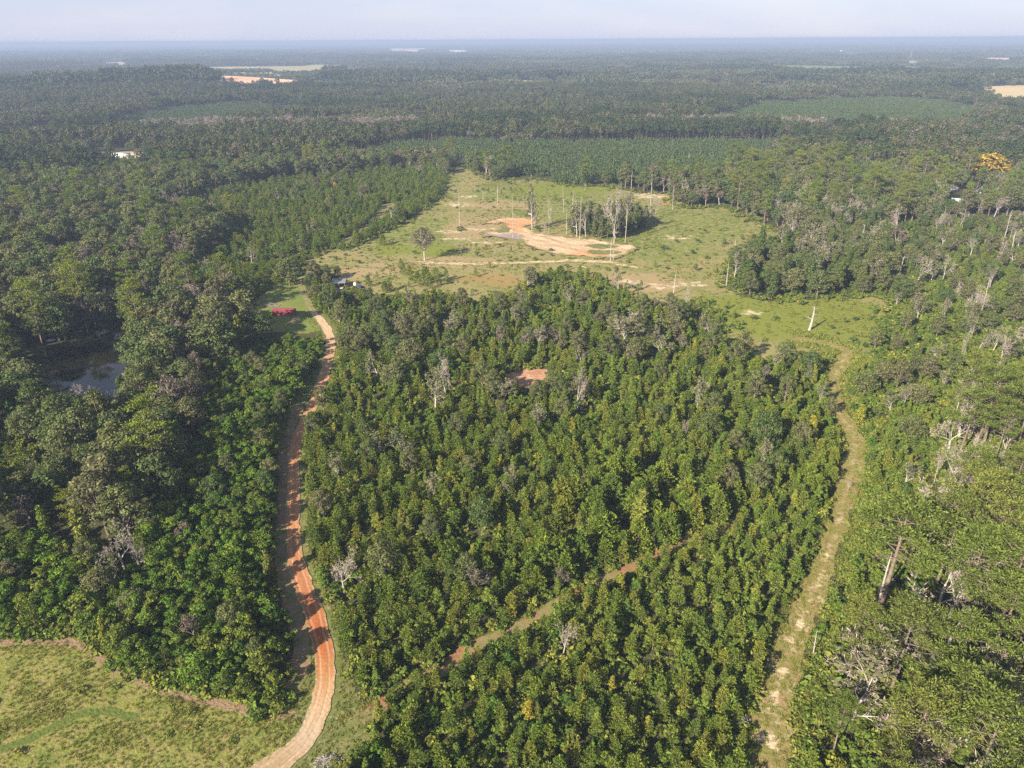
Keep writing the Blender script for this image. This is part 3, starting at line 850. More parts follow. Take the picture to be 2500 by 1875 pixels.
patch('clearing', Z['clearing'], 2.2, s.done(.5, .8, .6), .05, {
    'green': either(blob(1350, 485, 150, 45), blob(1250, 470, 110, 25), blob(1600, 590, 130, 40), blob(1020, 570, 120, 40), blob(1700, 540, 120, 40)),
    'lime': either(lowclear, blob(960, 610, 50, 12), blob(1060, 612, 60, 14), blob(1380, 460, 120, 15), blob(1560, 560, 40, 15)),
    'rust': either(blob(1190, 680, 90, 14), blob(1230, 690, 60, 12)),
    'pink': either(blob(1230, 545, 110, 20), blob(1140, 560, 70, 25), blob(1240, 500, 90, 14), blob(1560, 690, 130, 25), blob(900, 660, 90, 20), blob(1100, 640, 130, 14)),
    'sandy': lambda P: .60 * CLEAR_SANDY(P)}, 2.5, holes=())
s = Soil('spur_grass', (.17, .165, .06))
s.mix(s.noise(.2, .45, .6), (.22, .18, .09))
patch('grass_spur', Z['spur'], 1.6, s.done(.3, 1, .3), .045, None, 1.2)
s = Soil('pit_sand', (.42, .285, .165))
s.mix(s.noise(.09, .42, .58), (.48, .36, .23)).mix(s.rough_mask('orange', .2), (.45, .24, .12)).mix(s.noise(.5, .52, .66), (.36, .25, .14)).mix(s.rough_mask('grass', .4, .45, .6, 1.0), (.15, .15, .05)).mix(s.rough_mask('wet', .3), (.30, .22, .20)).mix(s.rough_mask('worn', .22, .55, .8, 1.3), (.20, .175, .07))
patch('sand_pit', Z['sand'], .9, s.done(.7, .9, .8), .12, {
    'orange': either(blob(1235, 550, 40, 10), blob(1300, 541, 40, 8), blob(1440, 622, 50, 7), blob(1265, 552, 20, 16)),
    'grass': either(blob(1470, 603, 40, 6), blob(1475, 618, 45, 5), blob(1225, 562, 22, 8), blob(1190, 585, 40, 4)),
    'worn': lambda P: 1 - line_dist(P, np.vstack([Z['sand'], Z['sand'][:1]])) / 7.0,
    'wet': blob(1225, 578, 50, 6)}, 3.5, relief=.5, flat=blob(1262, 577, 26, 12))
s = Soil('pit_clay', (.44, .22, .10))
s.mix(s.noise(.4, .42, .55), (.27, .20, .085))
patch('clay_hollow', gpoly([(1606, 494), (1640, 490), (1672, 494), (1660, 500), (1622, 501)]), 1.6, s.done(.4, 1, .4), .12, None, 2.5)
# bare red ground in the young pines
s = Soil('red_clay', (.36, .17, .10))
s.mix(s.noise(.25, .45, .62), (.46, .30, .19)).mix(s.noise(.9, .55, .7), (.12, .12, .04))
patch('clay_scar', gpoly([(1100, 935), (1150, 928), (1210, 925), (1240, 908), (1330, 898), (1340, 930), (1285, 955), (1250, 958), (1215, 940), (1160, 945), (1105, 945)]), 1.2, s.done(.4, 1, .4), .06, None, 1.6)
SCAR = gpoly([(1232, 922), (1265, 905), (1335, 903), (1345, 928), (1285, 958), (1240, 950)])
patch('clay_gap', gpoly([(2220, 1785), (2330, 1780), (2340, 1830), (2300, 1870), (2210, 1850)]), 1.0, s.mat, .06, None, 1.6)

# tracks and road
s = Soil('road_dirt', ORANGE)
al = s.N.new('ShaderNodeAttribute'); al.attribute_name = 'along'
rd_ = np.concatenate([[0], np.cumsum(np.hypot(*np.diff(ROAD, axis=0).T))]); rd_ /= rd_[-1]
at_row = lambda yy: float(np.interp(-yy, [-p[1] for p in ROAD_C], rd_))
rm = ramp_node(s.N, [(at_row(yy), c) for yy, c in [(1945, (.27, .20, .11)), (1860, (.31, .235, .14)), (1790, (.40, .315, .215)), (1720, (.44, .30, .17)), (1640, (.38, .17, .062)), (1590, (.34, .105, .032)), (1530, (.33, .09, .028)), (1430, (.37, .145, .062)), (1250, (.41, .185, .08)), (1000, (.43, .205, .09)), (880, (.45, .26, .135)), (800, (.50, .37, .235)), (760, (.48, .38, .26))]])
s.L.new(al.outputs['Fac'], rm.inputs[0])
s.mix(1.0, rm.outputs[0])
ac = s.math('ABSOLUTE', s.attr('across', 0, 1), 0)
a2 = s.N.new('ShaderNodeAttribute'); a2.attribute_name = 'across'
ab = s.math('ABSOLUTE', a2.outputs['Fac'], 0)
rut = s.math('SUBTRACT', 1.0, s.math('MULTIPLY', s.math('ABSOLUTE', s.math('SUBTRACT', ab, .45), 0), 6.0))
rc = s.N.new('ShaderNodeClamp'); s.L.new(rut, rc.inputs[0])
s.mix(s.math('MULTIPLY', rc.outputs[0], .5), (.56, .40, .25))
s.mix(s.math('MULTIPLY', s.noise(1.1, .48, .7), .2), (.34, .17, .075)).mix(s.math('MULTIPLY', s.noise(.3, .55, .7), .15), (.54, .40, .26))
ROAD_W = [5.4, 5.4, 5.0, 4.6, 4.2, 3.7, 3.9, 4.4, 4.0, 3.5, 3.4, 3.4, 3.6, 3.8, 4.0, 4.0, 3.8, 3.8, 3.8, 3.6, 3.2]
cv = s.N.new('ShaderNodeCombineXYZ')
mu = s.math('MULTIPLY', a2.outputs['Fac'], 5.0); mv = s.math('MULTIPLY', al.outputs['Fac'], 26.0)
s.L.new(mu, cv.inputs[0]); s.L.new(mv, cv.inputs[1])
st = s.N.new('ShaderNodeTexNoise'); st.inputs['Scale'].default_value = 1.3; st.inputs['Detail'].default_value = 7
s.L.new(cv.outputs[0], st.inputs['Vector'])
sr = s.N.new('ShaderNodeMapRange'); sr.inputs[1].default_value = .45; sr.inputs[2].default_value = .68
s.L.new(st.outputs[0], sr.inputs[0])
s.mix(s.math('MULTIPLY', sr.outputs[0], .55), (.26, .125, .055)).mix(s.math('MULTIPLY', s.noise(2.4, .52, .68), .5), (.30, .14, .06)).mix(s.math('MULTIPLY', s.noise(3.5, .6, .72), .6), (.52, .40, .27))
ed = s.N.new('ShaderNodeMapRange'); ed.inputs[1].default_value = .72; ed.inputs[2].default_value = 1.0
s.L.new(ab, ed.inputs[0])
s.mix(s.math('MULTIPLY', ed.outputs[0], s.noise(.9, .40, .55)), (.42, .31, .19)).mix(s.math('MULTIPLY', ed.outputs[0], s.noise(1.7, .48, .58)), (.16, .155, .055))
ribbon('dirt_road', ROAD, ROAD_W, s.done(.4, 1.3, .3), .12)
s = Soil('lane_dirt', (.25, .15, .085))
s.mix(s.noise(.7, .45, .6), (.20, .15, .085)).mix(s.noise(.25, .46, .6), (.12, .125, .045))
ribbon('side_lane', LANE, 3.4, s.done(.4, 1.3, .3), .09)
s = Soil('drive_grass', (.17, .17, .06))
s.mix(s.noise(.8, .48, .62), (.26, .21, .11))
ribbon('farm_drive', DRIVE, 3.4, s.done(.3, 1.3, .3), .09)
s = Soil('sandy_track', (.48, .37, .24))
s.mix(s.noise(.25, .45, .58), (.22, .185, .08)).mix(s.noise(1.0, .55, .7), (.17, .16, .055))
ribbon('sand_track', SANDTRACK, [3, 5, 4.5, 4, 5.5, 5, 2], s.done(.3, 1.3, .3), .10, ragged=.9)
s = Soil('forest_track_soil', (.20, .165, .07))
s.mix(s.noise(.09, .49, .56), (.28, .13, .075)).mix(s.noise(.7, .5, .66), (.15, .145, .045))
ribbon('forest_track', FTRACK, 3.6, s.done(.4, 1.3, .3), .08, ragged=.5)
s = Soil('grassy_track_cover', (.235, .175, .075))
s.mix(s.noise(.45, .46, .62), (.17, .165, .045)).mix(s.noise(.2, .52, .66), (.30, .20, .105))
a2 = s.N.new('ShaderNodeAttribute'); a2.attribute_name = 'across'
cen = s.math('SUBTRACT', 1.0, s.math('ABSOLUTE', s.math('ADD', a2.outputs['Fac'], -.1), 0))
tl = s.N.new('ShaderNodeAttribute'); tl.attribute_name = 'along'
tr_ = ramp_node(s.N, [(0, (1, 1, 1)), (.30, (1, 1, 1)), (.5, (.35, .35, .35)), (.8, (.25, .25, .25)), (.86, (1, 1, 1)), (.9, (.2, .2, .2))])
s.L.new(tl.outputs['Fac'], tr_.inputs[0])
sm = s.math('MULTIPLY', s.math('MULTIPLY', cen, s.noise(.22, .49, .60, 9)), tr_.outputs[0])
s.mix(s.math('MULTIPLY', sm, 1.4), (.50, .39, .25)).mix(s.noise(1.6, .55, .75), (.12, .13, .035))
ribbon('grassy_track', RTRACK, RTRACK_W, s.done(.5, 1.3, .4), .08, ragged=.7)

# openings far off
def opening(name, key, cols, cell=14):
    s = Soil(name + '_cover', cols[0])
    s.mix(s.noise(.012, .45, .6), cols[1])
    patch(name, OPEN[key], cell, s.done(), .6, None, 6.0)
opening('hay_field', 'hayfield', [(.36, .31, .15), (.30, .27, .12)])
opening('pasture', 'pasture', [(.27, .28, .11), (.33, .29, .14)])
opening('sand_quarry', 'sandpit', [(.72, .50, .33), (.60, .34, .22)])
opening('sand_mound', 'sandhill', [(.85, .66, .52), (.8, .6, .45)], 40)
opening('sand_bank', 'sandbar', [(.85, .70, .58), (.8, .62, .5)], 40)
opening('crop_field', 'crop', [(.14, .19, .06), (.17, .20, .07)])
opening('dry_field', 'tanfield', [(.48, .37, .21), (.42, .33, .18)])
opening('dry_field', 'tancorner', [(.48, .37, .21), (.42, .33, .18)])
opening('gravel_road', 'roadside', [(.52, .42, .31), (.46, .38, .27)], 6)
opening('clay_track', 'fartrack', [(.36, .27, .15), (.24, .22, .10)], 5)
opening('clay_strip', 'strip', [(.40, .26, .16), (.34, .24, .14)], 20)
opening('pale_field', 'paleone', [(.40, .33, .22), (.36, .30, .20)], 40)
opening('pale_field', 'paletwo', [(.36, .33, .20), (.36, .30, .20)], 40)
opening('pale_field', 'palethree', [(.55, .42, .28), (.5, .38, .25)], 40)
opening('pale_field', 'palefour', [(.30, .28, .15), (.34, .30, .18)], 30)
opening('pale_field', 'clearcut', [(.40, .33, .25), (.36, .30, .22)], 30)

# water
def water(name, poly, col, z, bump, rough=.04):
    mat = bpy.data.materials.new(name + '_surface')
    t, N, L = nt(mat)
    b = N.new('ShaderNodeBsdfPrincipled')
    b.inputs['Base Color'].default_value = (*col, 1)
    b.inputs['Roughness'].default_value = rough
    b.inputs['IOR'].default_value = 1.33
    tc = N.new('ShaderNodeTexCoord')
    nz = N.new('ShaderNodeTexNoise'); nz.inputs['Scale'].default_value = .8; nz.inputs['Detail'].default_value = 3
    L.new(tc.outputs['Object'], nz.inputs['Vector'])
    bp = N.new('ShaderNodeBump'); bp.inputs['Strength'].default_value = bump; bp.inputs['Distance'].default_value = .05
    L.new(nz.outputs[0], bp.inputs['Height']); L.new(bp.outputs[0], b.inputs['Normal'])
    n2 = N.new('ShaderNodeTexNoise'); n2.inputs['Scale'].default_value = .05; n2.inputs['Detail'].default_value = 5
    L.new(tc.outputs['Object'], n2.inputs['Vector'])
    rm = ramp_node(N, [(.42, col), (.62, (col[0] * 1.6, col[1] * 1.3, col[2] * .8))])
    L.new(n2.outputs[0], rm.inputs[0]); L.new(rm.outputs[0], b.inputs['Base Color'])
    o = N.new('ShaderNodeOutputMaterial'); L.new(b.outputs[0], o.inputs[0])
    patch(name, poly, 1.2, mat, z, None, .8)
water('pond', Z['pond'], (.008, .008, .005), .10, .10)
water('puddle', Z['puddle'], (.20, .175, .16), .20, .02, .32)

# ------------------------------------------------------------------ where every tree stands
TREES = {k: [] for k in K}        # kind -> rows (x, y, height, width factor, turn)
TAKEN = []                        # (x, y, radius) of hand-placed things

BLOCK = ['verge', 'lawn', 'meadow', 'yard', 'clearing', 'spur', 'sand', 'pond', 'homestead']

def free(P, margin=0.0, hand=True):
    ok = np.ones(len(P), bool)
    for b in BLOCK: ok &= ~inside(P, Z[b])
    ok &= ~inside(P, SCAR)
    for o in OPEN.values(): ok &= ~inside(P, o)
    ok &= line_dist(P, ROAD) > 3.4 + margin
    ok &= line_dist(P, LANE) > 2.6 + margin
    ok &= line_dist(P, DRIVE) > 3.0 + margin
    ok &= line_dist(P, FTRACK) > 2.1 + margin
    ok &= line_dist(P, RTRACK) > 4.0 + margin
    return ok & clear_of_taken(P) if hand else ok

def clear_of_taken(P):
    ok = np.ones(len(P), bool)
    for x, y, r in TAKEN:
        ok &= (P[:, 0] - x) ** 2 + (P[:, 1] - y) ** 2 > r * r
    return ok

def in_wedge(P, side=45, far=1e9):
    """the part of the ground the photograph, or a camera a step to the side, could see"""
    x, y = P[:, 0], P[:, 1]
    return (y > 55) & (np.abs(x) < .76 * y + side + 25) & (np.hypot(x, y) < far)

def grid(lo, hi, sp, jit=.42):
    nx, ny = int((hi[0] - lo[0]) / sp) + 1, int((hi[1] - lo[1]) / sp) + 1
    X, Y = np.meshgrid(lo[0] + sp * np.arange(nx), lo[1] + sp * np.arange(ny))
    X = X + (np.arange(ny)[:, None] % 2) * sp * .5
    P = np.stack([X.ravel(), Y.ravel()], 1)
    return P + rng.uniform(-jit, jit, P.shape) * sp

def sow(P, weights, hmul=(.8, 1.2), wmul=(.85, 1.2), heights=None):
    """give every point a kind: weights = {kind: (share, clump noise, seed)}; heights = {kind: (lo, hi)} in metres"""
    if not len(P): return
    ks = list(weights)
    W = np.stack([weights[k][0] * np.maximum(.02, 1 + weights[k][1] * 1.6 * wob(P[:, 0], P[:, 1], 16, weights[k][2])) for k in ks], 1)
    W /= W.sum(1)[:, None]
    pick = (rng.uniform(size=(len(P), 1)) > np.cumsum(W, 1)).sum(1).clip(0, len(ks) - 1)
    for i, k in enumerate(ks):
        Q = P[pick == i]
        if heights and k in heights: h = rng.uniform(*heights[k], len(Q))
        else: h = K[k].h * rng.uniform(*hmul, len(Q))
        TREES[k].append(np.column_stack([Q, h, rng.uniform(*wmul, len(Q)), rng.uniform(0, 6.28, len(Q))]))

def area(poly, sp, jit=.42, margin=0.0, side=45, far=1e9):
    P = grid(poly.min(0), poly.max(0), sp, jit)
    P = P[in_wedge(P, side, far)]
    P = P[inside(P, poly)]
    return P[free(P, margin)] if len(P) else P

# hand-placed single trees and trunks: (kind, base pixel, pixel row of its top or height, width factor, label)
SINGLES = []
for q_, r_ in (((690, 806), 9), ((655, 800), 9), ((720, 800), 9), ((742, 826), 8)): TAKEN.append((*ground(*q_), r_))
def single(kind, bx, by, top=None, h=None, wf=1.0, label=None, rz=None, keep=0.0, tilt=(0, 0), var=None, rad=None):
    x, y = ground(bx, by)
    hh = h if h else height_for(bx, by, top)
    SINGLES.append(dict(kind=kind, x=x, y=y, h=hh, wf=wf, label=label, rz=rng.uniform(0, 6.28) if rz is None else rz, tilt=tilt, var=var, rad=rad))
    if keep: TAKEN.append((x, y, keep))

# clearing
single('vase', 1037, 636, 553, wf=.95, label='lone greyish vase-shaped tree with pale trunk standing in the open clearing', keep=6)
for bx, by, tp, rd, lb in [
    (1123, 558, 467, .22, 'tall thin pale trunk rising behind a dark bush at the sandy pit'),
    (1179, 489, 460, .18, 'short pale dead trunk alone on the far slope of the clearing'),
    (1214, 503, 450, .24, 'pale dead trunk with short stubs on the green slope of the clearing'),
    (1252, 582, 484, .20, 'tall thin grey trunk standing at the edge of the puddle'),
    (1265, 583, 550, .18, 'short white broken trunk standing in the puddle'),
    (1377, 520, 450, .26, 'white dead trunk with feathery top on the green slope behind the grove'),
    (1398, 515, 461, .22, 'grey dead trunk just right of the feathery white trunk behind the grove'),
    (1383, 572, 507, .24, 'bare trunk at the near end of the dark grove in the clearing'),
    (1415, 587, 482, .26, 'tall leaning grey trunk in front of the dark grove'),
    (1428, 466, 444, .28, 'short white stump trunk against the plantation edge'),
    (1402, 450, 441, .24, 'smallest white stump at the plantation edge of the clearing'),
    (1526, 594, 501, .28, 'tall grey trunk at the sandy end of the dark grove'),
    (1541, 463, 418, .30, 'straight white pole-like trunk at the edge of the far trees'),
    (1587, 527, 425, .34, 'tallest pale dead trunk beside the white many-stemmed snag'),
    (1642, 512, 450, .24, 'thin pale dead trunk beside the clay hollow'),
    (1644, 718, 658, .34, 'bare straight grey trunk standing alone on the sandy streaks'),
    (1790, 634, 583, .30, 'bare straight grey trunk at the wooded edge of the clearing'),
    (1773, 698, 639, .32, 'pale dead trunk beside the vine-covered trees'),
    (1976, 806, 749, .62, 'thick broken grey trunk alone in the yellow-green clearing'),
    (1490, 638, 586, .30, 'dark slender trunk in the sand pit'),
    (1497, 636, 602, .26, 'short leafy-topped trunk beside the sand pit'),
    (2195, 673, 626, .5, 'pale forked dead trunk below the dark round oak with grey spikes'),
    (2394, 768, 676, .36, 'long leaning white dead trunk in the regrowth'),
    (2383, 742, 712, .30, 'short white trunk close to the long leaning one'),
    (2449, 592, 512, .32, 'white trunk under a thin yellowish crown in the regrowth'),
    (2470, 611, 560, .34, 'tall white trunk leaning among the regrowth'),
    (2293, 532, 506, .30, 'bright white broken trunk below the homestead'),
    (2362, 534, 518, .30, 'short white stump below the homestead'),
    (2303, 525, 490, .20, 'thin pale trunk beside the bright white broken trunk'),
    (2145, 1478, 1350, .42, 'thick brown-grey bare trunk under the broad pine by the grassy track'),
    (2362, 1640, 1585, .34, 'broken pale trunk among the big pines'),
    (1985, 1600, 1540, .16, 'slim white trunk beside the grassy track'),
    (2333, 1010, 965, .22, 'small white broken trunk in the bright regrowth'),
    (344, 1395, 1370, .30, 'short pale broken trunk beside the large bare tree in the thicket'),
    (1680, 402, 372, .24, 'white dead trunk in front of the far plantation'),
    (568, 470, 437, .26, 'white dead trunk in the dark wood beyond the pond'),
    (531, 472, 443, .2, 'thin white trunk beside a brighter one beyond the pond')]:
    single('snag', bx, by, tp, rad=rd, label=lb, keep=2.5 if rd < .5 else 5)
single('half_bare', 1299, 566, 433, wf=.50, label='tall shaggy twin-trunked tree with dark top beside the clay bank', keep=3)
single('half_bare', 1306, 557, 445, wf=.35, label='slim shaggy tree beside the tall shaggy twin-trunked one', keep=2)
single('bare', 1328, 577, 530, wf=.7, label='small grey twiggy tree near the sand pit', keep=3)
single('bare', 1340, 572, 484, wf=.35, label='slender bare tree with a flat twiggy cap in the clearing', keep=3)
single('bare', 1499, 596, 444, wf=.55, label='large pale forked dead tree in front of the dark grove', keep=3)
single('bare', 1599, 533, 466, wf=.45, label='white many-stemmed dead tree beside the clay hollow', keep=4)
single('half_bare', 1524, 853, 742, wf=1.25, label='large oak with bare grey top branches standing above the young pines', keep=7, var=0)
single('bare', 1088, 962, 868, wf=.95, label='large bare grey tree beside the red clay scar', keep=6)
single('half_bare', 1065, 1005, 905, wf=1.0, label='half bare tree just below the large bare one near the clay scar', keep=4)
single('bare', 1408, 1010, 890, wf=.6, label='bare greyish tree right of the red clay scar', keep=4)
single('bare', 310, 1400, 1275, wf=.95, label='large pinkish bare tree rising from the dark thicket', keep=4)
single('bare', 348, 1405, 1300, wf=.5, label='thin leaning dead tree beside the large pinkish bare one', keep=2)
single('half_bare', 285, 1430, 1345, wf=.8, label='half bare tree below the large pinkish one in the thicket', keep=3)
single('bare', 1375, 1600, 1525, wf=.95, label='white leafless tree beside the narrow forest track', keep=3.5)
single('bare', 1480, 1200, 1155, wf=.35, label='small white twiggy dead top among the young pines', keep=1)
single('bare', 842, 1445, 1345, wf=1.25, label='grey bare tree leaning over the verge of the red road', keep=4)
single('bare', 95, 1190, 1112, wf=.9, label='pale dead tree at the scrubby field edge', keep=4)
single('bare', 2280, 1180, 1085, wf=.5, label='bare white tree with upright limbs above the pines', keep=3)
single('bare', 2372, 1160, 1040, wf=.62, label='white fan-shaped dead tree above the pine wood', keep=3)
single('bare', 2345, 1230, 1130, wf=.6, label='crooked pale dead tree among the pine tops', keep=3)
single('bare', 2350, 880, 796, wf=.45, label='leafless white tree with a forked top in the regrowth', keep=3)
single('bare', 2440, 890, 800, wf=.7, label='pale grey dead tree with ragged crown in the regrowth', keep=3)
single('bare', 1953, 520, 440, wf=.75, label='bright white bare tree at the wooded edge of the clearing', keep=3)
single('bare', 1860, 515, 448, wf=.8, label='pinkish bare tree at the wooded edge of the clearing', keep=3)
single('bare', 1895, 545, 470, wf=.8, label='broad grey bare tree left of the bright white one', keep=3)
single('snag', 2071, 506, 452, rad=.36, label='straight pale trunk in the wood behind the clearing', keep=2)
single('snag', 2094, 626, 548, rad=.36, label='tall bare trunk in the middle of the vine-covered wood', keep=3)
single('bare', 2020, 545, 485, wf=.6, label='small forked white tree in the wood behind the clearing', keep=3)
single('half_bare', 2240, 690, 592, wf=1.2, label='dark round oak with upright grey dead spikes', keep=7)
single('bare', 210, 1000, 935, wf=1.6, label='pinkish bare crown leaning over the pond', keep=4)
single('bare', 2275, 1640, 1560, wf=.5, label='slim leafless white tree between the big pines', keep=3)
single('bare', 2440, 1440, 1330, wf=.9, label='grey twiggy dead tree among the big pines', keep=3)
single('bare', 2420, 1700, 1600, wf=.8, label='ragged grey bare tree at the lower pine wood', keep=3)
single('bare', 1672, 1075, 1010, wf=.35, label='thin white dead tree beside a round oak in the young stand', keep=2)
single('bare', 1650, 815, 750, wf=.3, label='thin pale dead tree near the half bare oak', keep=2)
single('bare', 1675, 745, 690, wf=.8, label='flat-topped grey bare tree at the lower edge of the clearing', keep=3)
single('bare', 2070, 1200, 1168, wf=.8, label='small tangled dead branch tree beside the grassy track', keep=2)
single('oak', 708, 698, h=15, wf=1.2, label='large dark grey-green oak at the far end of the lawn', keep=9)
single('olive', 545, 850, 735, wf=1.15, label='tall pale-trunked spreading tree beside the red shed', keep=7)
single('oak', 1178, 1305, 1215, h=12, wf=.75, label='dark blue-green round tree among the young pines', keep=4)
single('oak', 1860, 1105, 1000, h=15, wf=.85, label='large round oak beside the upper grassy track', keep=5)
single('yellow_gum', 1975, 1085, 1012, wf=1.2, label='bright yellow-green sweetgum beside the grassy track', keep=3)
single('yellow_gum', 2095, 1040, 985, wf=1.3, label='yellow-orange tree at the head of the grassy track', keep=2)
single('sweetgum', 1560, 1310, 1195, wf=1.2, label='tall yellow-green tree above the dark older pines', keep=3)
single('yellow_oak', 2405, 450, 362, h=27, wf=1.35, label='huge golden yellow tree above the homestead', keep=17)
single('yellow_oak', 2370, 420, 362, h=17, wf=1.0, label='smaller golden tree behind the huge golden one', keep=7)
single('yellow_oak', 2003, 440, 390, h=18, wf=1.1, label='golden brown tree in the far wood', keep=7)
single('rust_oak', 2208, 430, 388, h=17, wf=.9, label='rusty orange tree in the far wood', keep=6)
single('rust_oak', 1551, 548, 503, h=12, wf=.6, label='dark red tree at the end of the grove', keep=4)
single('yellow_oak', 820, 470, 440, h=9, wf=.6, label='small yellowish tree in the left regrowth', keep=3)
# broad pines beside the grassy track
for bx, by, h, wf, lb in [(2150, 1480, 27, 1.6, 'broad flat-crowned pine with pale crooked limbs beside the grassy track'),
    (2070, 1660, 20, .85, 'tall pine right beside the lower grassy track'),
    (2170, 1700, 21, 1.45, 'dense dark pine near the lower edge of the pine wood'),
    (2290, 1730, 21, 1.35, 'pine with a full rounded crown beside the clay gap'),
    (2300, 1870, 22, 1.55, 'wide pine with a leaning pale trunk beside the clay gap'),
    (2430, 1590, 26, 1.5, 'big pine with a bent brown trunk near the pale broken trunk'),
    (2030, 1850, 13, 1.0, 'low bushy pine beside the foot of the grassy track'),
    (2330, 1380, 25, 1.45, 'broad pine behind the flat-crowned one'),
    (2480, 1500, 26, 1.2, 'broad pine at the far side of the bent trunk')]:
    single('tall_pine', bx, by, h=h, wf=wf, label=lb, keep=4.5)

K['snag'] = None
M['golden'] = foliage('golden_leaves', [(.30, .205, .035), (.27, .20, .035)], .3)
K['yellow_oak'] = Kind('yellow_tree', [broadleaf(s, 16, 12, .25, 26, 60, .6) for s in (301, 302)], M['golden'], M['bark'], 16)
M['rust'] = foliage('rusty_leaves', [(.16, .075, .03), (.12, .05, .03)], .3)
K['rust_oak'] = Kind('rusty_tree', [broadleaf(303, 16, 12, .25, 24, 55, .6)], M['rust'], M['bark'], 16)
TREES['yellow_oak'], TREES['rust_oak'], TREES['snag'] = [], [], []

# young pine stand in the middle
P = area(Z['central'], 2.95, .66)
P = P[rng.uniform(size=len(P)) < .9]
P = P[(wob(P[:, 0], P[:, 1], 9, 61) + .5 * wob(P[:, 0], P[:, 1], 4, 62)) > -.98]
px, py, _ = project(np.column_stack([P, np.zeros(len(P))]))
ft = np.interp(px, [p[0] for p in FTRACK_C], [p[1] for p in FTRACK_C])
low = (py > ft) & (px > 860) & (px < 2000) | (py > 1500) & (px > 860)
up = ~low & (py < 1010)
mid = ~low & ~up
sow(P[low], {'young_pine': (.60, .3, 1), 'sweetgum': (.26, .8, 2), 'sapling_pine': (.14, .5, 3), 'yellow_gum': (.022, .6, 4), 'thicket': (.07, .6, 5)}, (.42, .80), (.95, 1.35), heights={'sweetgum': (3, 5.6), 'sapling_pine': (3.2, 5.2), 'yellow_gum': (3.5, 5.5), 'thicket': (3, 5)})
older = inside(P, gpoly([(1380, 1180), (1560, 1150), (1750, 1190), (1760, 1330), (1560, 1395), (1330, 1450), (1290, 1480), (1260, 1420), (1350, 1330)]))
sow(P[mid & ~older], {'young_pine': (.58, .25, 6), 'sweetgum': (.21, .8, 7), 'sapling_pine': (.06, .5, 8), 'bushy_pine': (.08, .5, 9), 'yellow_gum': (.008, .6, 10), 'thicket': (.06, .6, 11), 'olive': (.014, .5, 12), 'half_bare': (.006, .5, 121), 'grey': (.004, .5, 122)}, (.42, .92), (.88, 1.3), heights={'olive': (8, 12), 'thicket': (3.5, 6), 'half_bare': (8, 11), 'grey': (7, 10), 'sweetgum': (3.5, 7.5)})
keep = rng.uniform(size=len(P)) < .5
sow(P[mid & older & keep], {'bushy_pine': (.8, .2, 13), 'young_pine': (.15, .3, 14), 'sweetgum': (.07, .4, 15)}, (.85, 1.25))
keep = rng.uniform(size=len(P)) < .80
fade = smooth(690, 800, py)
keep &= rng.uniform(size=len(P)) < .35 + .65 * fade
sow(P[up & keep], {'young_pine': (.40, .4, 16), 'sweetgum': (.30, .7, 17), 'bushy_pine': (.07, .5, 18), 'thicket': (.13, .6, 19), 'olive': (.05, .9, 20), 'oak': (.012, .9, 21), 'yellow_gum': (.008, .5, 22), 'half_bare': (.022, .7, 23), 'grey': (.012, .6, 123), 'shrub': (.10, .5, 24)}, (.42, .9), (.9, 1.3), heights={'olive': (8, 14), 'oak': (8, 13), 'half_bare': (8, 13), 'grey': (6, 10), 'sweetgum': (3.5, 8.5)})

# thicket left of the road
P = area(Z['thicket'], 3.3)
px, py, _ = project(np.column_stack([P, np.zeros(len(P))]))
vw = (py < 905) & (px > 590)
sow(P[vw], {'thicket': (1, 0, 25)}, (.55, .85))
P = P[~vw]
sow(P, {'thicket': (.84, .2, 25), 'young_pine': (.05, .5, 26), 'olive': (.02, .9, 27), 'sweetgum': (.05, .5, 28), 'grey': (.006, .5, 29), 'oak': (.02, .8, 30)}, (.75, 1.25), heights={'olive': (8, 11), 'oak': (7, 10), 'grey': (8, 10)})
P = area(Z['scrub'], 2.8)
sow(P, {'shrub': (.8, .3, 31), 'sapling_pine': (.2, .3, 32)}, (.7, 1.5))
# regrowth left of the clearing
P = area(Z['leftgrowth'], 4.3)
px, py, _ = project(np.column_stack([P, np.zeros(len(P))]))
keep = rng.uniform(size=len(P)) < np.where((py > 580) & (px > 640), .55, .95)
sow(P[keep], {'young_pine': (.40, .3, 33), 'sweetgum': (.08, .7, 34), 'bushy_pine': (.20, .5, 35), 'thicket': (.16, .7, 36), 'half_bare': (.008, .6, 37), 'olive': (.016, .6, 38), 'dkshrub': (.08, .6, 39), 'shrub': (.10, .6, 139)}, (.5, .9), (1.05, 1.6), heights={'olive': (7, 11), 'half_bare': (9, 13), 'thicket': (3.5, 6), 'sweetgum': (4, 7), 'shrub': (1.8, 3.2)})
# grove and vine-covered wood
P = grid(Z['grove'].min(0), Z['grove'].max(0), 5.4)
P = P[inside(P, Z['grove'])]
sow(P, {'vine': (.65, .2, 40), 'oak': (.12, .3, 41), 'half_bare': (.23, .3, 42)}, (.75, 1.1), (.8, 1.1), heights={'vine': (11, 16), 'oak': (11, 14), 'half_bare': (16, 20)})
P = area(Z['vineforest'], 4.0)
sow(P[rng.uniform(size=len(P)) < .7], {'shrub': (.4, .5, 141), 'thicket': (.35, .5, 142), 'dkshrub': (.25, .5, 143)}, (.5, 1.0), heights={'thicket': (2.2, 4.5)})
P = area(Z['vineforest'], 6.8)
px, py, _ = project(np.column_stack([P, np.zeros(len(P))]))
sow(P, {'vine': (.30, .5, 43), 'oak': (.16, .7, 44), 'olive': (.14, .6, 45), 'half_bare': (.07, .6, 46), 'bare': (.05, .5, 47), 'thicket': (.20, .6, 48), 'grey': (.02, .5, 49)}, (.7, 1.05), heights={'vine': (10, 17), 'thicket': (6, 8), 'oak': (10, 16), 'olive': (9, 15), 'bare': (13, 18), 'half_bare': (14, 19)})
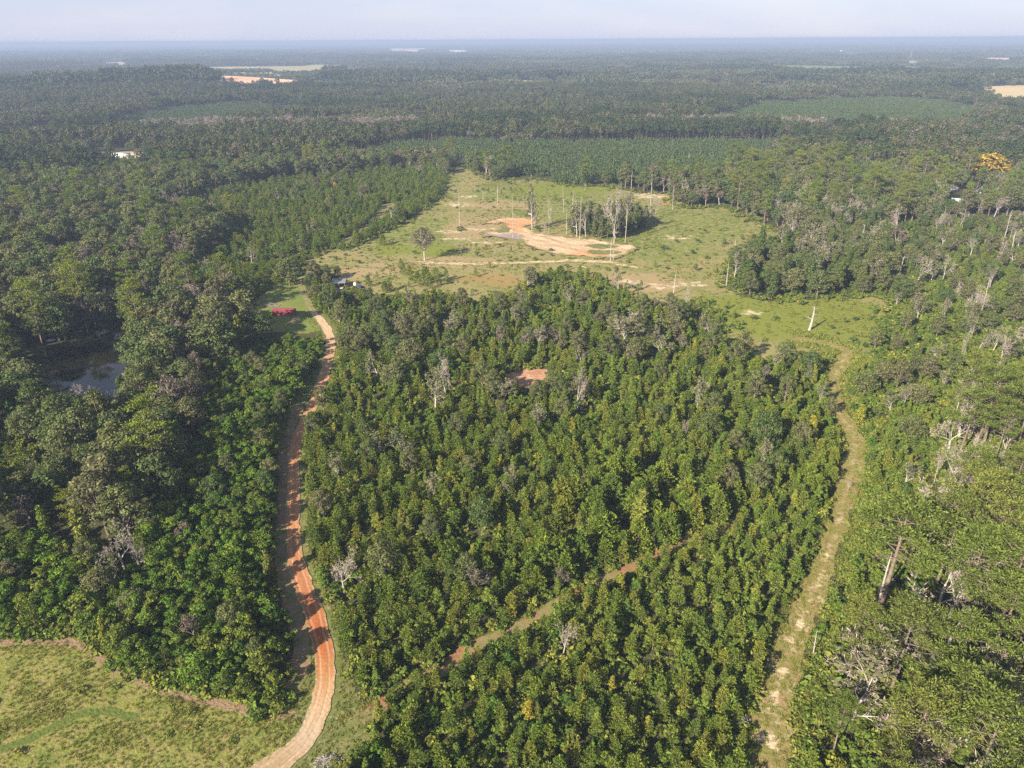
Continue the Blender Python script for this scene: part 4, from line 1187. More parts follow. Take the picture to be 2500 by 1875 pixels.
# regrowth to the right of the track
P = area(Z['regrowth'], 3.5)
px, py, _ = project(np.column_stack([P, np.zeros(len(P))]))
r1 = py > 1000
sow(P[r1], {'sapling_pine': (.16, .5, 50), 'thicket': (.30, .5, 51), 'shrub': (.46, .4, 52), 'sweetgum': (.08, .5, 53), 'young_pine': (.05, .5, 54)}, (.6, 1.1), heights={'thicket': (2.5, 4.5), 'sweetgum': (3, 6), 'young_pine': (4, 7), 'shrub': (1.5, 3.2)})
hi = (~r1) & (px > 2250)
k_ = rng.uniform(size=len(P)) < .9
sow(P[hi & k_], {'sapling_pine': (.30, .4, 55), 'thicket': (.16, .6, 56), 'shrub': (.46, .4, 57), 'sweetgum': (.06, .5, 58), 'olive': (.02, .8, 59), 'bare': (.022, .4, 60), 'half_bare': (.014, .6, 61)}, (.5, .95), heights={'thicket': (2.2, 4), 'sweetgum': (2.5, 4.5), 'olive': (8, 11), 'bare': (11, 15), 'half_bare': (9, 12)})
lo = (~r1) & (px <= 2250)
sow(P[lo & k_], {'dkshrub': (.14, .6, 62), 'thicket': (.22, .6, 63), 'shrub': (.46, .4, 64), 'sweetgum': (.08, .5, 65), 'olive': (.016, .9, 66), 'oak': (.008, .9, 67), 'half_bare': (.012, .8, 68), 'vine': (.014, .8, 69)}, (.55, 1.1), heights={'thicket': (2, 4), 'sweetgum': (2.5, 5), 'olive': (8, 12), 'oak': (9, 12), 'half_bare': (9, 12), 'vine': (6, 9)})
P = area(Z['regrowth'], 17, .5)
sow(P, {'olive': (.3, .5, 150), 'oak': (.3, .5, 151), 'vine': (.15, .4, 152), 'half_bare': (.25, .4, 153)}, (.5, .7), (1.0, 1.4), heights={'vine': (6, 9)})
# big pines to the right
P = area(Z['pinewood'], 10.0, .45)
px, py, _ = project(np.column_stack([P, np.zeros(len(P))]))
P = P[(rng.uniform(size=len(P)) < np.where(py < 1350, .62, 1.0)) & ~((py > 1150) & (py < 1640) & (line_dist(P, RTRACK) < 22))]
P = P[line_dist(P, RTRACK) > 10.5]
sow(P, {'tall_pine': (.68, .2, 70), 'bare': (.20, .4, 71), 'half_bare': (.13, .4, 72), 'olive': (.10, .6, 73)}, (.70, 1.05), (.95, 1.4), heights={'bare': (16, 23), 'half_bare': (15, 20), 'olive': (10, 15)})
P = area(Z['pinewood'], 15.0, .45)
P = P[line_dist(P, RTRACK) > 16]
sow(P, {'bare': (1, 0, 1)}, (1.1, 1.6), (.75, 1.1))
P = area(Z['pinewood'], 3.4)
px, py, _ = project(np.column_stack([P, np.zeros(len(P))]))
hi = (py < 1250) | (line_dist(P, RTRACK) < 13)
sow(P[hi], {'dkshrub': (.18, .5, 79), 'thicket': (.26, .5, 74), 'shrub': (.40, .4, 75), 'sapling_pine': (.14, .5, 76), 'young_pine': (.06, .5, 77), 'sweetgum': (.06, .5, 78)}, (.6, 1.1), heights={'thicket': (2, 4.2), 'young_pine': (4, 7), 'sweetgum': (2.5, 5)})
Q = P[~hi]
Q = Q[wob(Q[:, 0], Q[:, 1], 6, 66) + rng.normal(0, .3, len(Q)) > .15]
sow(Q, {'dkshrub': (.46, .5, 79), 'thicket': (.28, .5, 74), 'shrub': (.2, .4, 75), 'young_pine': (.06, .5, 77)}, (.6, 1.2), heights={'thicket': (2, 5), 'young_pine': (4, 8)})  # mostly dark bushes, their colour standing in for shade under the big pines

# everything else within 720 m: old mixed forest
NEAR = 760.0
P = grid((-720, 60), (720, 760), 7.4, .46)
P = P[in_wedge(P, 70, NEAR)]
for z in ('central', 'thicket', 'scrub', 'leftgrowth', 'grove', 'vineforest', 'regrowth', 'pinewood', 'plantation', 'clearing'):
    P = P[~inside(P, Z[z])]
P = P[free(P)]
px, py, _ = project(np.column_stack([P, np.zeros(len(P))]))
m_ = ~((px < 780) & (py > 1560))
closed = lambda k: np.vstack([Z[k], Z[k][:1]])
m_ &= line_dist(P, closed('central')) > 14
m_ &= (line_dist(P, closed('regrowth')) > 7) & ~((px > 1740) & (py > 660) & (py < 960) & (px < 2300))
m_ &= ~((px > 1560) & (px < 1790) & (py > 640) & (py < 800))
P, px, py = P[m_], px[m_], py[m_]
# low growth in the strips between the stands
Q = grid((-300, 120), (560, 700), 3.1, .48)
Q = Q[in_wedge(Q, 40, 600)]
for z in ('central', 'thicket', 'scrub', 'leftgrowth', 'grove', 'vineforest', 'regrowth', 'pinewood', 'clearing'): Q = Q[~inside(Q, Z[z])]
Q = Q[free(Q)]
qx, qy, _ = project(np.column_stack([Q, np.zeros(len(Q))]))
Q = Q[((line_dist(Q, closed('central')) < 15) | (line_dist(Q, closed('regrowth')) < 8) | ((qx > 1740) & (qy > 660) & (qy < 960) & (qx < 2300)) | ((qx > 1560) & (qx < 1790) & (qy > 640) & (qy < 800))) & (qy < 1560)]
sow(Q, {'shrub': (.46, .5, 130), 'thicket': (.20, .5, 131), 'sapling_pine': (.16, .5, 132), 'dkshrub': (.12, .5, 133), 'sweetgum': (.06, .5, 134)}, (.5, 1.0), heights={'thicket': (2.2, 4), 'sweetgum': (3, 5)})
L_ = px < 1000
sow(P[L_], {'olive': (.34, .5, 80), 'oak': (.40, .5, 81), 'forest_pine': (.07, .8, 82), 'grey': (.12, .6, 83), 'sweetgum': (.09, .6, 84), 'bare': (.045, .5, 85), 'half_bare': (.05, .5, 86), 'vine': (.05, .5, 87)}, (.62, 1.25), (.9, 1.35), heights={'sweetgum': (10, 15), 'bare': (12, 17), 'half_bare': (12, 17)})
sow(P[~L_], {'olive': (.22, .5, 88), 'oak': (.36, .5, 89), 'forest_pine': (.10, .6, 90), 'tall_pine': (.08, .6, 91), 'grey': (.06, .6, 92), 'bare': (.07, .5, 93), 'half_bare': (.10, .5, 94), 'vine': (.08, .5, 95)}, (.66, 1.22), (.9, 1.3), heights={'bare': (13, 20), 'half_bare': (13, 19)})

# loose shrubs in the clearing and along the edges
CL = Z['clearing']
P = grid(CL.min(0), CL.max(0), 8.5, .5)
P = P[inside(P, CL) & ~inside(P, Z['sand']) & clear_of_taken(P)]
P = P[(line_dist(P, SANDTRACK) > 4) & (line_dist(P, RTRACK) > 5)]
px, py, _ = project(np.column_stack([P, np.zeros(len(P))]))
P = P[rng.uniform(size=len(P)) < .10 + .45 * smooth(.0, .7, wob(P[:, 0], P[:, 1], 21, 4)) + .35 * (line_dist(P, np.vstack([CL, CL[:1]])) < 9)]
sow(P, {'dkshrub': (.40, .3, 96), 'shrub': (.34, .3, 97), 'sapling_pine': (.16, .3, 98), 'sweetgum': (.05, .3, 99), 'young_pine': (.04, .3, 100)}, (.35, 1.1), heights={'sweetgum': (3, 5), 'young_pine': (3.5, 6), 'sapling_pine': (1.8, 4)})
# trees and bushes standing out in the clearing, one by one
for bx, by, k, h, wf in [(1165, 626, 'dkshrub', 3.4, .65), (1012, 620, 'dkshrub', 2.6, 1.0), (1010, 612, 'bare', 6, .5), (1162, 676, 'sapling_pine', 5.0, .9), (1195, 655, 'sapling_pine', 3.6, 1.1), (1124, 563, 'dkshrub', 3.0, 1.6), (1505, 672, 'oak', 5, .7), (1697, 662, 'oak', 4.6, .8), (1090, 688, 'young_pine', 7, 1.2), (1065, 690, 'young_pine', 8, 1.25), (1040, 685, 'bushy_pine', 7.5, 1.1), (1000, 680, 'bushy_pine', 7, 1.05), (985, 672, 'young_pine', 6.5, 1.1), (1020, 700, 'bushy_pine', 8, 1.1), (1048, 705, 'young_pine', 8, 1.2), (950, 710, 'young_pine', 7, 1.2), (940, 715, 'bushy_pine', 6, 1), (1345, 615, 'dkshrub', 2.6, 1), (1725, 632, 'shrub', 2.5, 1), (1810, 605, 'dkshrub', 3, 1), (1690, 620, 'dkshrub', 3, 1), (1620, 610, 'dkshrub', 3.2, 1.5), (1440, 500, 'dkshrub', 3.2, 2), (1310, 560, 'dkshrub', 3, 1.5), (900, 700, 'bushy_pine', 6, 1), (760, 712, 'oak', 10, .8), (775, 720, 'bushy_pine', 9, 1.1), (790, 740, 'bushy_pine', 9, 1.1), (800, 705, 'oak', 9, .8), (780, 690, 'olive', 9, .9), (800, 680, 'oak', 8, .8), (825, 678, 'oak', 7, .8), (765, 740, 'oak', 9, .8), (778, 755, 'bushy_pine', 8, 1.1), (850, 750, 'bushy_pine', 8, 1.1), (806, 728, 'oak', 8, .7), (818, 738, 'bushy_pine', 8, 1.1), (838, 742, 'oak', 7, .7), (866, 722, 'bushy_pine', 5, 1.1), (880, 735, 'young_pine', 6, 1.2), (905, 735, 'bushy_pine', 6.5, 1.1), (798, 720, 'olive', 8, .9), (830, 755, 'bushy_pine', 8, 1.1), (885, 745, 'young_pine', 8, 1.1), (935, 600, 'bushy_pine', 6.5, 1.1), (985, 540, 'bushy_pine', 6, 1.1), (965, 552, 'bushy_pine', 7, 1.1), (880, 590, 'bushy_pine', 6, 1.1), (865, 600, 'young_pine', 6, 1.1), (1000, 530, 'young_pine', 7, 1.2), (1090, 420, 'bushy_pine', 7, 1.1), (1070, 470, 'bushy_pine', 7, 1.1)]:
    x, y = ground(bx, by)
    TREES[k].append(np.array([[x, y, h, wf, rng.uniform(0, 6.28)]]))

P = grid(OPEN['roadside'].min(0), OPEN['roadside'].max(0), 3.4, .5)
P = P[inside(P, OPEN['roadside'])]
px, py, _ = project(np.column_stack([P, np.zeros(len(P))]))
P = P[py > 392]
sow(P, {'young_pine': (1, 0, 1)}, (.45, .7), (1.0, 1.4))
# things the photograph shows between the trees: no crown stands before them
WIDE = {'young_pine': .46, 'bushy_pine': .68, 'sapling_pine': .58, 'thicket': .74, 'oak': .75, 'olive': .56, 'grey': .62, 'forest_pine': .4, 'tall_pine': .44, 'bare': .6, 'half_bare': .6, 'shrub': 1.3, 'dkshrub': 1.1}
OPEN_VIEW = [(x_, y_) for x_ in (668, 680, 694, 707, 718) for y_ in (757, 763, 769)] + [(x_, y_) for x_ in (665, 690, 715, 740) for y_ in (700, 718, 738)] \
    + [(135, 885), (160, 860), (200, 850), (240, 835), (270, 822), (285, 845), (150, 905), (190, 900), (230, 880), (270, 880), (285, 885), (160, 935), (200, 930), (235, 915), (170, 955), (252, 815), (240, 820), (265, 812)] \
    + [(1275, 915), (1300, 912), (1325, 912), (1290, 928), (1318, 925), (1115, 929), (1140, 927)] + [(815, 693), (828, 693), (841, 693), (867, 697)] + [(2388, 455), (2400, 455), (2336, 484), (2328, 482), (2344, 488)] \
    + [(x_, y_) for x_ in (230, 250, 285, 297, 310) for y_ in (378, 382)]
def opens_view(k, T):
    ok = np.ones(len(T), bool)
    z0 = terrain(T[:, 0], T[:, 1])
    bx, by, dep = project(np.column_stack([T[:, 0], T[:, 1], z0 + .12 * T[:, 2]]))
    tx, ty, _ = project(np.column_stack([T[:, 0], T[:, 1], z0 + T[:, 2]]))
    half = .47 * WIDE.get(k, .45) * T[:, 2] * T[:, 3] * F_PX / np.maximum(dep, 1)
    for x_, y_ in OPEN_VIEW:
        g = np.array(ground(x_, y_)); far_ = math.hypot(*g) - 2
        q = np.clip((by - y_) / np.maximum(by - ty, 1e-3), 0, 1)
        hit = (y_ < by) & (y_ > ty) & (np.abs(bx + (tx - bx) * q - x_) < half) & (np.hypot(T[:, 0], T[:, 1]) < far_)
        ok &= ~hit
    return ok
for k in TREES:
    TREES[k] = np.concatenate(TREES[k]) if len(TREES[k]) else np.zeros((0, 5))
    if len(TREES[k]): TREES[k] = TREES[k][opens_view(k, TREES[k])]

# ------------------------------------------------------------------ words for labels
def place(x, y):
    P = np.array([[x, y]])
    px, py, _ = project(np.array([[x, y, 0.]]))
    px, py = px[0], py[0]
    near = lambda ln, d: line_dist(P, ln)[0] < d
    if inside(P, Z['sand'])[0]: return 'in the sand pit'
    if inside(P, Z['clearing'])[0]:
        if near(SANDTRACK, 10): return 'beside the sandy track across the clearing'
        if px > 1740 and py > 715: return 'in the yellow-green end of the clearing'
        if np.hypot(*(P[0] - np.array(ground(1370, 600)))) < 45: return 'around the sand pit in the clearing'
        if py < 520: return 'on the far slope of the clearing'
        if px < 1120: return 'in the clearing towards the farm yard'
        return 'on the open grass of the clearing beyond the sand pit' if px > 1500 else 'on the near side of the clearing'
    if inside(P, Z['yard'])[0] or np.hypot(*(P[0] - np.array(ground(830, 715)))) < 28: return 'around the pole barn yard'
    if inside(P, Z['grove'])[0]: return 'in the dark grove inside the clearing'
    if inside(P, Z['thicket'])[0]:
        if near(LANE, 9) or near(ROAD, 9): return 'lining the shaded side of the red road'
        if py > 1560 or line_dist(P, Z['meadow'][1:8])[0] < 10: return 'along the meadow edge of the thicket'
        if py < 960: return 'in the thicket between red shed and pond'
        return 'in the thicket around the large pinkish bare tree' if px < 430 else 'in the middle of the thicket beside the road'
    if inside(P, Z['scrub'])[0]: return 'in the scrubby field below the pond'
    if inside(P, Z['central'])[0]:
        if near(FTRACK, 6):
            return 'on the upper side of the narrow forest track' if py < np.interp(px, [p[0] for p in FTRACK_C], [p[1] for p in FTRACK_C]) else 'on the lower side of the narrow forest track'
        if near(RTRACK, 9): return 'along the grassy track, pine stand side'
        if near(ROAD, 16): return 'along the verge of the red road'
        if np.hypot(*(P[0] - np.array(ground(1220, 940)))) < 32: return 'around the red clay scar'
        if np.hypot(*(P[0] - np.array(ground(1524, 853)))) < 26: return 'around the large half bare oak'
        if np.hypot(*(P[0] - np.array(ground(1375, 1600)))) < 18: return 'around the white leafless tree'
        if py > np.interp(px, [p[0] for p in FTRACK_C], [p[1] for p in FTRACK_C]):
            return 'below the narrow forest track, towards the red road' if px < 1400 else 'below the forest track, towards the grassy track'
        if py < 800: return 'at the clearing end of the young pine stand'
        if py < 1060: return 'between the clay scar and the red road' if px < 1220 else 'between the clay scar and the grassy track'
        return 'between the red road and the forest track' if px < 1250 else 'between the forest track and the clay scar'
    if inside(P, Z['leftgrowth'])[0]: return 'in the regrowth beside the grass spur' if line_dist(P, Z['spur'])[0] < 30 else 'in the regrowth behind the lawn' if py > 580 else 'in the far regrowth left of the clearing'
    if inside(P, Z['vineforest'])[0]: return 'in the vine-covered wood at the clearing edge'
    if inside(P, Z['regrowth'])[0]:
        if near(RTRACK, 12): return 'along the regrowth side of the grassy track'
        return 'in the bright regrowth above the big pines' if py > 900 else 'in the regrowth below the homestead' if px > 2200 else 'in the regrowth beside the yellow-green clearing'
    if inside(P, Z['pinewood'])[0]:
        if near(RTRACK, 13): return 'beside the grassy track under the big pines'
        return 'in the pine wood around the clay gap' if py > 1640 else 'in the pine wood around the bent trunk' if px > 2300 else 'in the pine wood below the broad flat-crowned pine'
    pd = np.hypot(*(P[0] - np.array(ground(200, 910))))
    if pd < 62: return 'on the near bank of the pond' if py > 900 else 'on the far bank of the pond'
    if px < 1000:
        if py > 1000: return 'in the shady wood between pond and thicket'
        if py > 720: return 'in the wood between pond and red shed' if px > 330 else 'in the wood above the pond'
        return 'in the old wood beyond the pond' if py > 560 else 'in the far wood left of the clearing'
    return 'in the old wood around the homestead' if px > 2150 else 'in the old wood behind the clearing'

LOOK = {'vase': 'spreading grey tree', 'young_pine': 'young green pine', 'bushy_pine': 'bushy dark pine', 'sapling_pine': 'bright pine sapling', 'sweetgum': 'yellow-green sweetgum',
        'yellow_gum': 'golden sweetgum', 'thicket': 'bright young hardwood', 'oak': 'dark rounded oak', 'olive': 'olive-green hardwood',
        'grey': 'thin grey-brown tree', 'vine': 'vine-draped tree', 'tall_pine': 'flat-crowned pine', 'forest_pine': 'dark forest pine',
        'bare': 'leafless grey tree', 'half_bare': 'half-bare tree', 'shrub': 'yellow-green bush', 'dkshrub': 'dark green bush', 'yellow_oak': 'golden tree', 'rust_oak': 'rusty tree'}

def many(w):
    return w + ('es' if w.endswith('sh') else 's')

def brief(t, most=16):
    for w in ('the ', 'standing ', 'of '):
        while len(t.split()) > most and w in t: t = t.replace(w, '', 1)
    return t

def size_word(k, h, allh):
    a, b = np.quantile(allh, (.33, .67))
    return 'smaller' if h < a else 'larger' if h > b else 'middle-sized'

ORD = 'first second third fourth fifth sixth seventh eighth ninth tenth eleventh twelfth thirteenth fourteenth'.split()
NUM = 'one two three four five six seven eight nine ten eleven twelve thirteen fourteen fifteen sixteen seventeen eighteen nineteen twenty'.split()

def spoken(k, T, allh):
    """a label for each tree of one kind: its look and place, and its order there where look-alikes stand together"""
    pl = [place(t[0], t[1]) for t in T]
    px, py, _ = project(np.column_stack([T[:, 0], T[:, 1], T[:, 2] * .6]))
    out = [None] * len(T)
    for p in set(pl):
        ids = [i for i in range(len(T)) if pl[i] == p]
        gp = '%s %s' % (many(LOOK[k]), p)
        if len(ids) == 1:
            out[ids[0]] = ('%s standing %s' % (LOOK[k], p), gp); continue
        if len(ids) <= 12:
            for n, i in enumerate(sorted(ids, key=lambda i: px[i])):
                out[i] = (brief('%s from left of the %s %s' % (ORD[n], many(LOOK[k]), p)), gp)
            continue
        ids.sort(key=lambda i: -py[i])
        nr = math.ceil(len(ids) / 12)
        for r_ in range(nr):
            row = sorted(ids[r_ * 12:(r_ + 1) * 12], key=lambda i: px[i])
            for n, i in enumerate(row):
                out[i] = (brief('%s, row %s, %s from left, %s' % (LOOK[k], NUM[r_], ORD[n], p)), gp)
    return out

# ------------------------------------------------------------------ planting: the 300 of a kind that show largest stand singly, the rest as one mass
def plant_one(kind, x, y, h, wf, rz, label, group, var=None, tilt=(0, 0)):
    kd = K[kind]
    s_ = h / kd.h
    i = int(abs(x * 7.3 + y * 3.1)) % len(kd.var) if var is None else var
    z = float(terrain(x, y))
    dist = math.hypot(x, y)
    big = kd.h * s_ * F_PX / math.hypot(dist, CAM_H) > 30
    sc = (s_ * wf, s_ * wf, s_)
    wm, cm = kd.var[i]
    if not big or cm is None:
        o = link(kd.name, kd.joined[i], None, (x, y, z))
        o.rotation_euler = (tilt[0], tilt[1], rz); o.scale = sc
    else:
        o = empty(kd.name, (x, y, z), rz, sc)
        link('trunk' if kd.cat == 'tree' else 'stems', wm, o)
        link(kd.crown, cm, o)
    return tag(o, label, kd.cat, group)

def mass(name, rows, meshes, label, tilt=None):
    """many copies standing as one object: a point cloud mesh instancing the shapes of one kind"""
    rows = np.asarray(rows)
    n = len(rows)
    if not n: return None
    pc = bpy.data.collections.new(name + '_shapes')
    for i, me in enumerate(meshes):
        pc.objects.link(bpy.data.objects.new('%s_shape_%02d' % (name, i), me))
    me = bpy.data.meshes.new(name)
    me.vertices.add(n)
    me.vertices.foreach_set('co', np.column_stack([rows[:, 0], rows[:, 1], rows[:, 2]]).astype(np.float32).ravel())
    a = me.attributes.new('size', 'FLOAT_VECTOR', 'POINT'); a.data.foreach_set('vector', rows[:, 3:6].astype(np.float32).ravel())
    rot = np.zeros((n, 3), np.float32); rot[:, 2] = rows[:, 6]
    a = me.attributes.new('turn', 'FLOAT_VECTOR', 'POINT'); a.data.foreach_set('vector', rot.ravel())
    a = me.attributes.new('pick', 'INT', 'POINT'); a.data.foreach_set('value', rng.integers(0, len(meshes), n).astype(np.int32))
    g = bpy.data.node_groups.new(name + '_planting', 'GeometryNodeTree')
    g.interface.new_socket('Geometry', in_out='INPUT', socket_type='NodeSocketGeometry')
    g.interface.new_socket('Geometry', in_out='OUTPUT', socket_type='NodeSocketGeometry')
    gi, go = g.nodes.new('NodeGroupInput'), g.nodes.new('NodeGroupOutput')
    iop = g.nodes.new('GeometryNodeInstanceOnPoints')
    ci = g.nodes.new('GeometryNodeCollectionInfo')
    ci.inputs['Collection'].default_value = pc
    ci.inputs['Separate Children'].default_value = True
    ci.inputs['Reset Children'].default_value = True
    iop.inputs['Pick Instance'].default_value = True
    def named(nm, ty):
        q = g.nodes.new('GeometryNodeInputNamedAttribute'); q.data_type = ty; q.inputs['Name'].default_value = nm
        return q.outputs[0]
    g.links.new(gi.outputs[0], iop.inputs['Points'])
    g.links.new(ci.outputs[0], iop.inputs['Instance'])
    g.links.new(named('pick', 'INT'), iop.inputs['Instance Index'])
    g.links.new(named('turn', 'FLOAT_VECTOR'), iop.inputs['Rotation'])
    g.links.new(named('size', 'FLOAT_VECTOR'), iop.inputs['Scale'])
    g.links.new(iop.outputs[0], go.inputs[0])
    o = link(name, me)
    md = o.modifiers.new('planting', 'NODES'); md.node_group = g
    return tag(o, label, kind='stuff')

def rows_of(T, h0):
    s_ = T[:, 2] / h0
    return np.column_stack([T[:, 0], T[:, 1], terrain(T[:, 0], T[:, 1]), s_ * T[:, 3], s_ * T[:, 3], s_, T[:, 4]])

n_single = {}
for d in SINGLES:
    k = d['kind']
    if k == 'snag':
        i = int(abs(d['x'] * 3 + d['y'])) % len(SNAG)
        o = link('dead_trunk', SNAG[i], None, (d['x'], d['y'], 0))
        wd = d['rad'] / (.36 if d['rad'] < .5 else .30)
        o.scale = (wd, wd, d['h'] / 12)
        o.rotation_euler = (rng.normal(0, .03), rng.normal(0, .03), d['rz'])
        tag(o, d['label'], 'dead tree', 'dead trunks left standing')
    else:
        plant_one(k, d['x'], d['y'], d['h'], d['wf'], d['rz'], d['label'], K[k].name.replace('_', ' ') + 's standing out alone', d['var'])
    n_single[k] = n_single.get(k, 0) + 1

for k, T in TREES.items():
    if K.get(k) is None or not len(T): continue
    kd = K[k]
    top = np.column_stack([T[:, 0], T[:, 1], T[:, 2] * .75])
    px, py, dep = project(top)
    vis = (px > 0) & (px < 2500) & (py > 0) & (py < 1875)
    d = np.where(vis, dep / T[:, 2] ** .5, 1e9)
    order = np.argsort(d)
    cap = min(300 - n_single.get(k, 0), int(vis.sum()))
    one, rest = order[:cap], order[cap:]
    for i, (lb, gp) in zip(one, spoken(k, T[one], T[:, 2])):
        x, y, h, wf, rz = T[i]
        plant_one(k, x, y, h, wf, rz, lb, gp)
    if len(rest):
        mass(kd.name + '_growth', rows_of(T[rest], kd.h), kd.joined, 'mass of %s filling the stands' % many(LOOK[k]))
print('TREES', {k: len(v) for k, v in TREES.items()})

# ------------------------------------------------------------------ forest that reads as one mass: patches of crowns
def mass_foliage(name, cols, transl=.25, var=.4):
    mat = bpy.data.materials.new(name)
    t, N, L = nt(mat)
    at = N.new('ShaderNodeAttribute'); at.attribute_name = 'tint'
    oi = N.new('ShaderNodeObjectInfo')
    ad = N.new('ShaderNodeMath'); ad.operation = 'MULTIPLY_ADD'; ad.inputs[1].default_value = .35
    L.new(oi.outputs['Random'], ad.inputs[0]); L.new(at.outputs['Fac'], ad.inputs[2])
    fr = N.new('ShaderNodeMath'); fr.operation = 'FRACT'; L.new(ad.outputs[0], fr.inputs[0])
    n = len(cols)
    rm = ramp_node(N, [((i + .5) / n, c) for i, c in enumerate(cols)])
    L.new(fr.outputs[0], rm.inputs[0])
    ge = N.new('ShaderNodeNewGeometry')
    mp = N.new('ShaderNodeMapRange'); mp.inputs[3].default_value = 1 - var; mp.inputs[4].default_value = 1 + var
    L.new(ge.outputs['Random Per Island'], mp.inputs[0])
    mx = N.new('ShaderNodeMix'); mx.data_type = 'RGBA'; mx.blend_type = 'MULTIPLY'; mx.inputs[0].default_value = 1
    L.new(rm.outputs[0], mx.inputs[6]); L.new(mp.outputs[0], mx.inputs[7])
    d = N.new('ShaderNodeBsdfDiffuse'); L.new(mx.outputs[2], d.inputs[0])
    tr = N.new('ShaderNodeBsdfTranslucent'); L.new(mx.outputs[2], tr.inputs[0])
    ms = N.new('ShaderNodeMixShader'); ms.inputs[0].default_value = transl
    L.new(d.outputs[0], ms.inputs[1]); L.new(tr.outputs[0], ms.inputs[2])
    o = N.new('ShaderNodeOutputMaterial'); L.new(ms.outputs[0], o.inputs[0])
    return mat
MIXED = mass_foliage('mixed_canopy', [(.056, .080, .026), (.070, .086, .030), (.050, .072, .026), (.092, .096, .036), (.060, .086, .026), (.105, .092, .046), (.052, .078, .024), (.118, .114, .036), (.068, .084, .030), (.130, .110, .080)])
PLANT = mass_foliage('plantation_canopy', [(.080, .112, .040), (.090, .120, .044), (.072, .104, .040)], var=.5)
GREYB = mass_foliage('bare_canopy', [(.20, .165, .14), (.24, .195, .165), (.17, .15, .11), (.10, .10, .06)], .1, .25)

def clump(name, seed, size, sp, hr, wr, nq, qs, mat, trunk=True, cone=False):
    r = np.random.default_rng(seed)
    mb = MB(); tint = []
    n = int(size / sp)
    for i in range(n):
        for j in range(n):
            x = (i + .5 + r.uniform(-.45, .45)) * sp - size / 2; y = (j + .5 + r.uniform(-.45, .45)) * sp - size / 2
            h = r.uniform(*hr); w = r.uniform(*wr); n0 = mb.n
            if trunk:
                mb.tube([[x, y, 0], [x, y, h * .8]], [.25, .1], 3, 1, cap=False)
            u = r.normal(size=(nq, 3)); u /= np.linalg.norm(u, axis=1)[:, None]
            u[:, 2] = np.where(u[:, 2] < -.3, -u[:, 2], u[:, 2])
            if cone:
                q = r.uniform(0, 1, nq) ** 1.3
                a = r.uniform(0, 6.28, nq)
                P = np.stack([x + w * .5 * (1 - q) * np.cos(a), y + w * .5 * (1 - q) * np.sin(a), h * (.2 + .8 * q)], 1)
                N_ = np.stack([np.cos(a), np.sin(a), np.full(nq, .6)], 1) + r.normal(0, .4, (nq, 3))
            else:
                ch = h * r.uniform(.40, .62)
                lob = 1 + .28 * np.sin(3 * np.arctan2(u[:, 1], u[:, 0]) + r.uniform(0, 6)) * np.sin(4 * u[:, 2] + r.uniform(0, 6))
                P = np.array([x, y, h - ch * .5]) + u * np.array([w * .5, w * .5, ch * .5]) * (lob * r.uniform(.7, 1.05, nq))[:, None]
                N_ = u + r.normal(0, .5, u.shape) + [0, 0, .2]
            mb.leaves(P, N_, qs * r.uniform(.7, 1.3, nq), r, 0, .75)
            tint.append((n0, mb.n, r.uniform()))
    me = mb.mesh(name, [mat, M['bark']])
    v = np.zeros(mb.n, np.float32)
    for a_, b_, t_ in tint: v[a_:b_] = t_
    at = me.attributes.new('tint', 'FLOAT', 'POINT'); at.data.foreach_set('value', v[:len(me.vertices)])
    return me

def edge_pts(ln, w, n):
    d = np.concatenate([[0], np.cumsum(np.hypot(*np.diff(ln, axis=0).T))])
    s_ = rng.uniform(0, d[-1], n)
    return np.column_stack([np.interp(s_, d, ln[:, 0]), np.interp(s_, d, ln[:, 1])]) + rng.normal(0, w, (n, 2))

def patches(lo, hi, size, d0, d1):
    P = grid(lo, hi, size * .93, .16)
    d = np.hypot(P[:, 0], P[:, 1])
    P = P[in_wedge(P, 120) & (d >= d0) & (d < d1)]
    for o in OPEN.values():
        ctr = o.mean(0)
        q = P + (ctr - P) * np.minimum(1, size * .42 / (np.hypot(*(ctr - P).T) + 1e-6))[:, None]
        P = P[~(inside(P, o) | inside(q, o))]
    return P

def rows_patch(P, s=(.9, 1.12)):
    z = terrain(P[:, 0], P[:, 1]); k = rng.uniform(*s, len(P))
    return np.column_stack([P, z, np.full(len(P), 1.0), np.full(len(P), 1.0), k, rng.integers(0, 4, len(P)) * math.pi / 2 + rng.normal(0, .1, len(P))])

mid_mixed = [clump('canopy_patch', s, 40, 6.6, (13, 22), (6, 11), 105, .95, MIXED) for s in range(401, 406)]
MIXED_LT = mass_foliage('light_canopy', [(.085, .105, .034), (.10, .115, .036), (.12, .115, .044), (.075, .10, .032), (.13, .125, .046), (.15, .125, .09)])
MIXED_DK = mass_foliage('dark_canopy', [(.046, .066, .026), (.054, .074, .028), (.042, .060, .026), (.062, .072, .032)])
mid_light = [clump('light_canopy_patch', s, 40, 5.6, (8, 15), (5, 9), 105, .75, MIXED_LT) for s in range(461, 464)]
mid_dark = [clump('dark_canopy_patch', s, 40, 7.2, (16, 25), (7, 12), 120, .95, MIXED_DK) for s in range(471, 474)]
far_light = [clump('far_light_canopy_patch', s, 90, 7.5, (9, 17), (7, 11), 22, 2.1, MIXED_LT, False) for s in range(481, 483)]
far_dark = [clump('far_dark_canopy_patch', s, 90, 8.6, (16, 25), (8, 13), 24, 2.3, MIXED_DK, False) for s in range(485, 487)]
mid_plant = [clump('plantation_patch', s, 40, 3.4, (7, 9.5), (3, 4), 34, .62, PLANT, False, True) for s in range(411, 414)]
mid_bare = [clump('bare_patch', s, 40, 7, (13, 18), (7, 10), 110, .6, GREYB) for s in range(421, 423)]
far_mixed = [clump('far_canopy_patch', s, 90, 8.2, (13, 23), (8, 13), 22, 2.4, MIXED, False) for s in range(431, 435)]
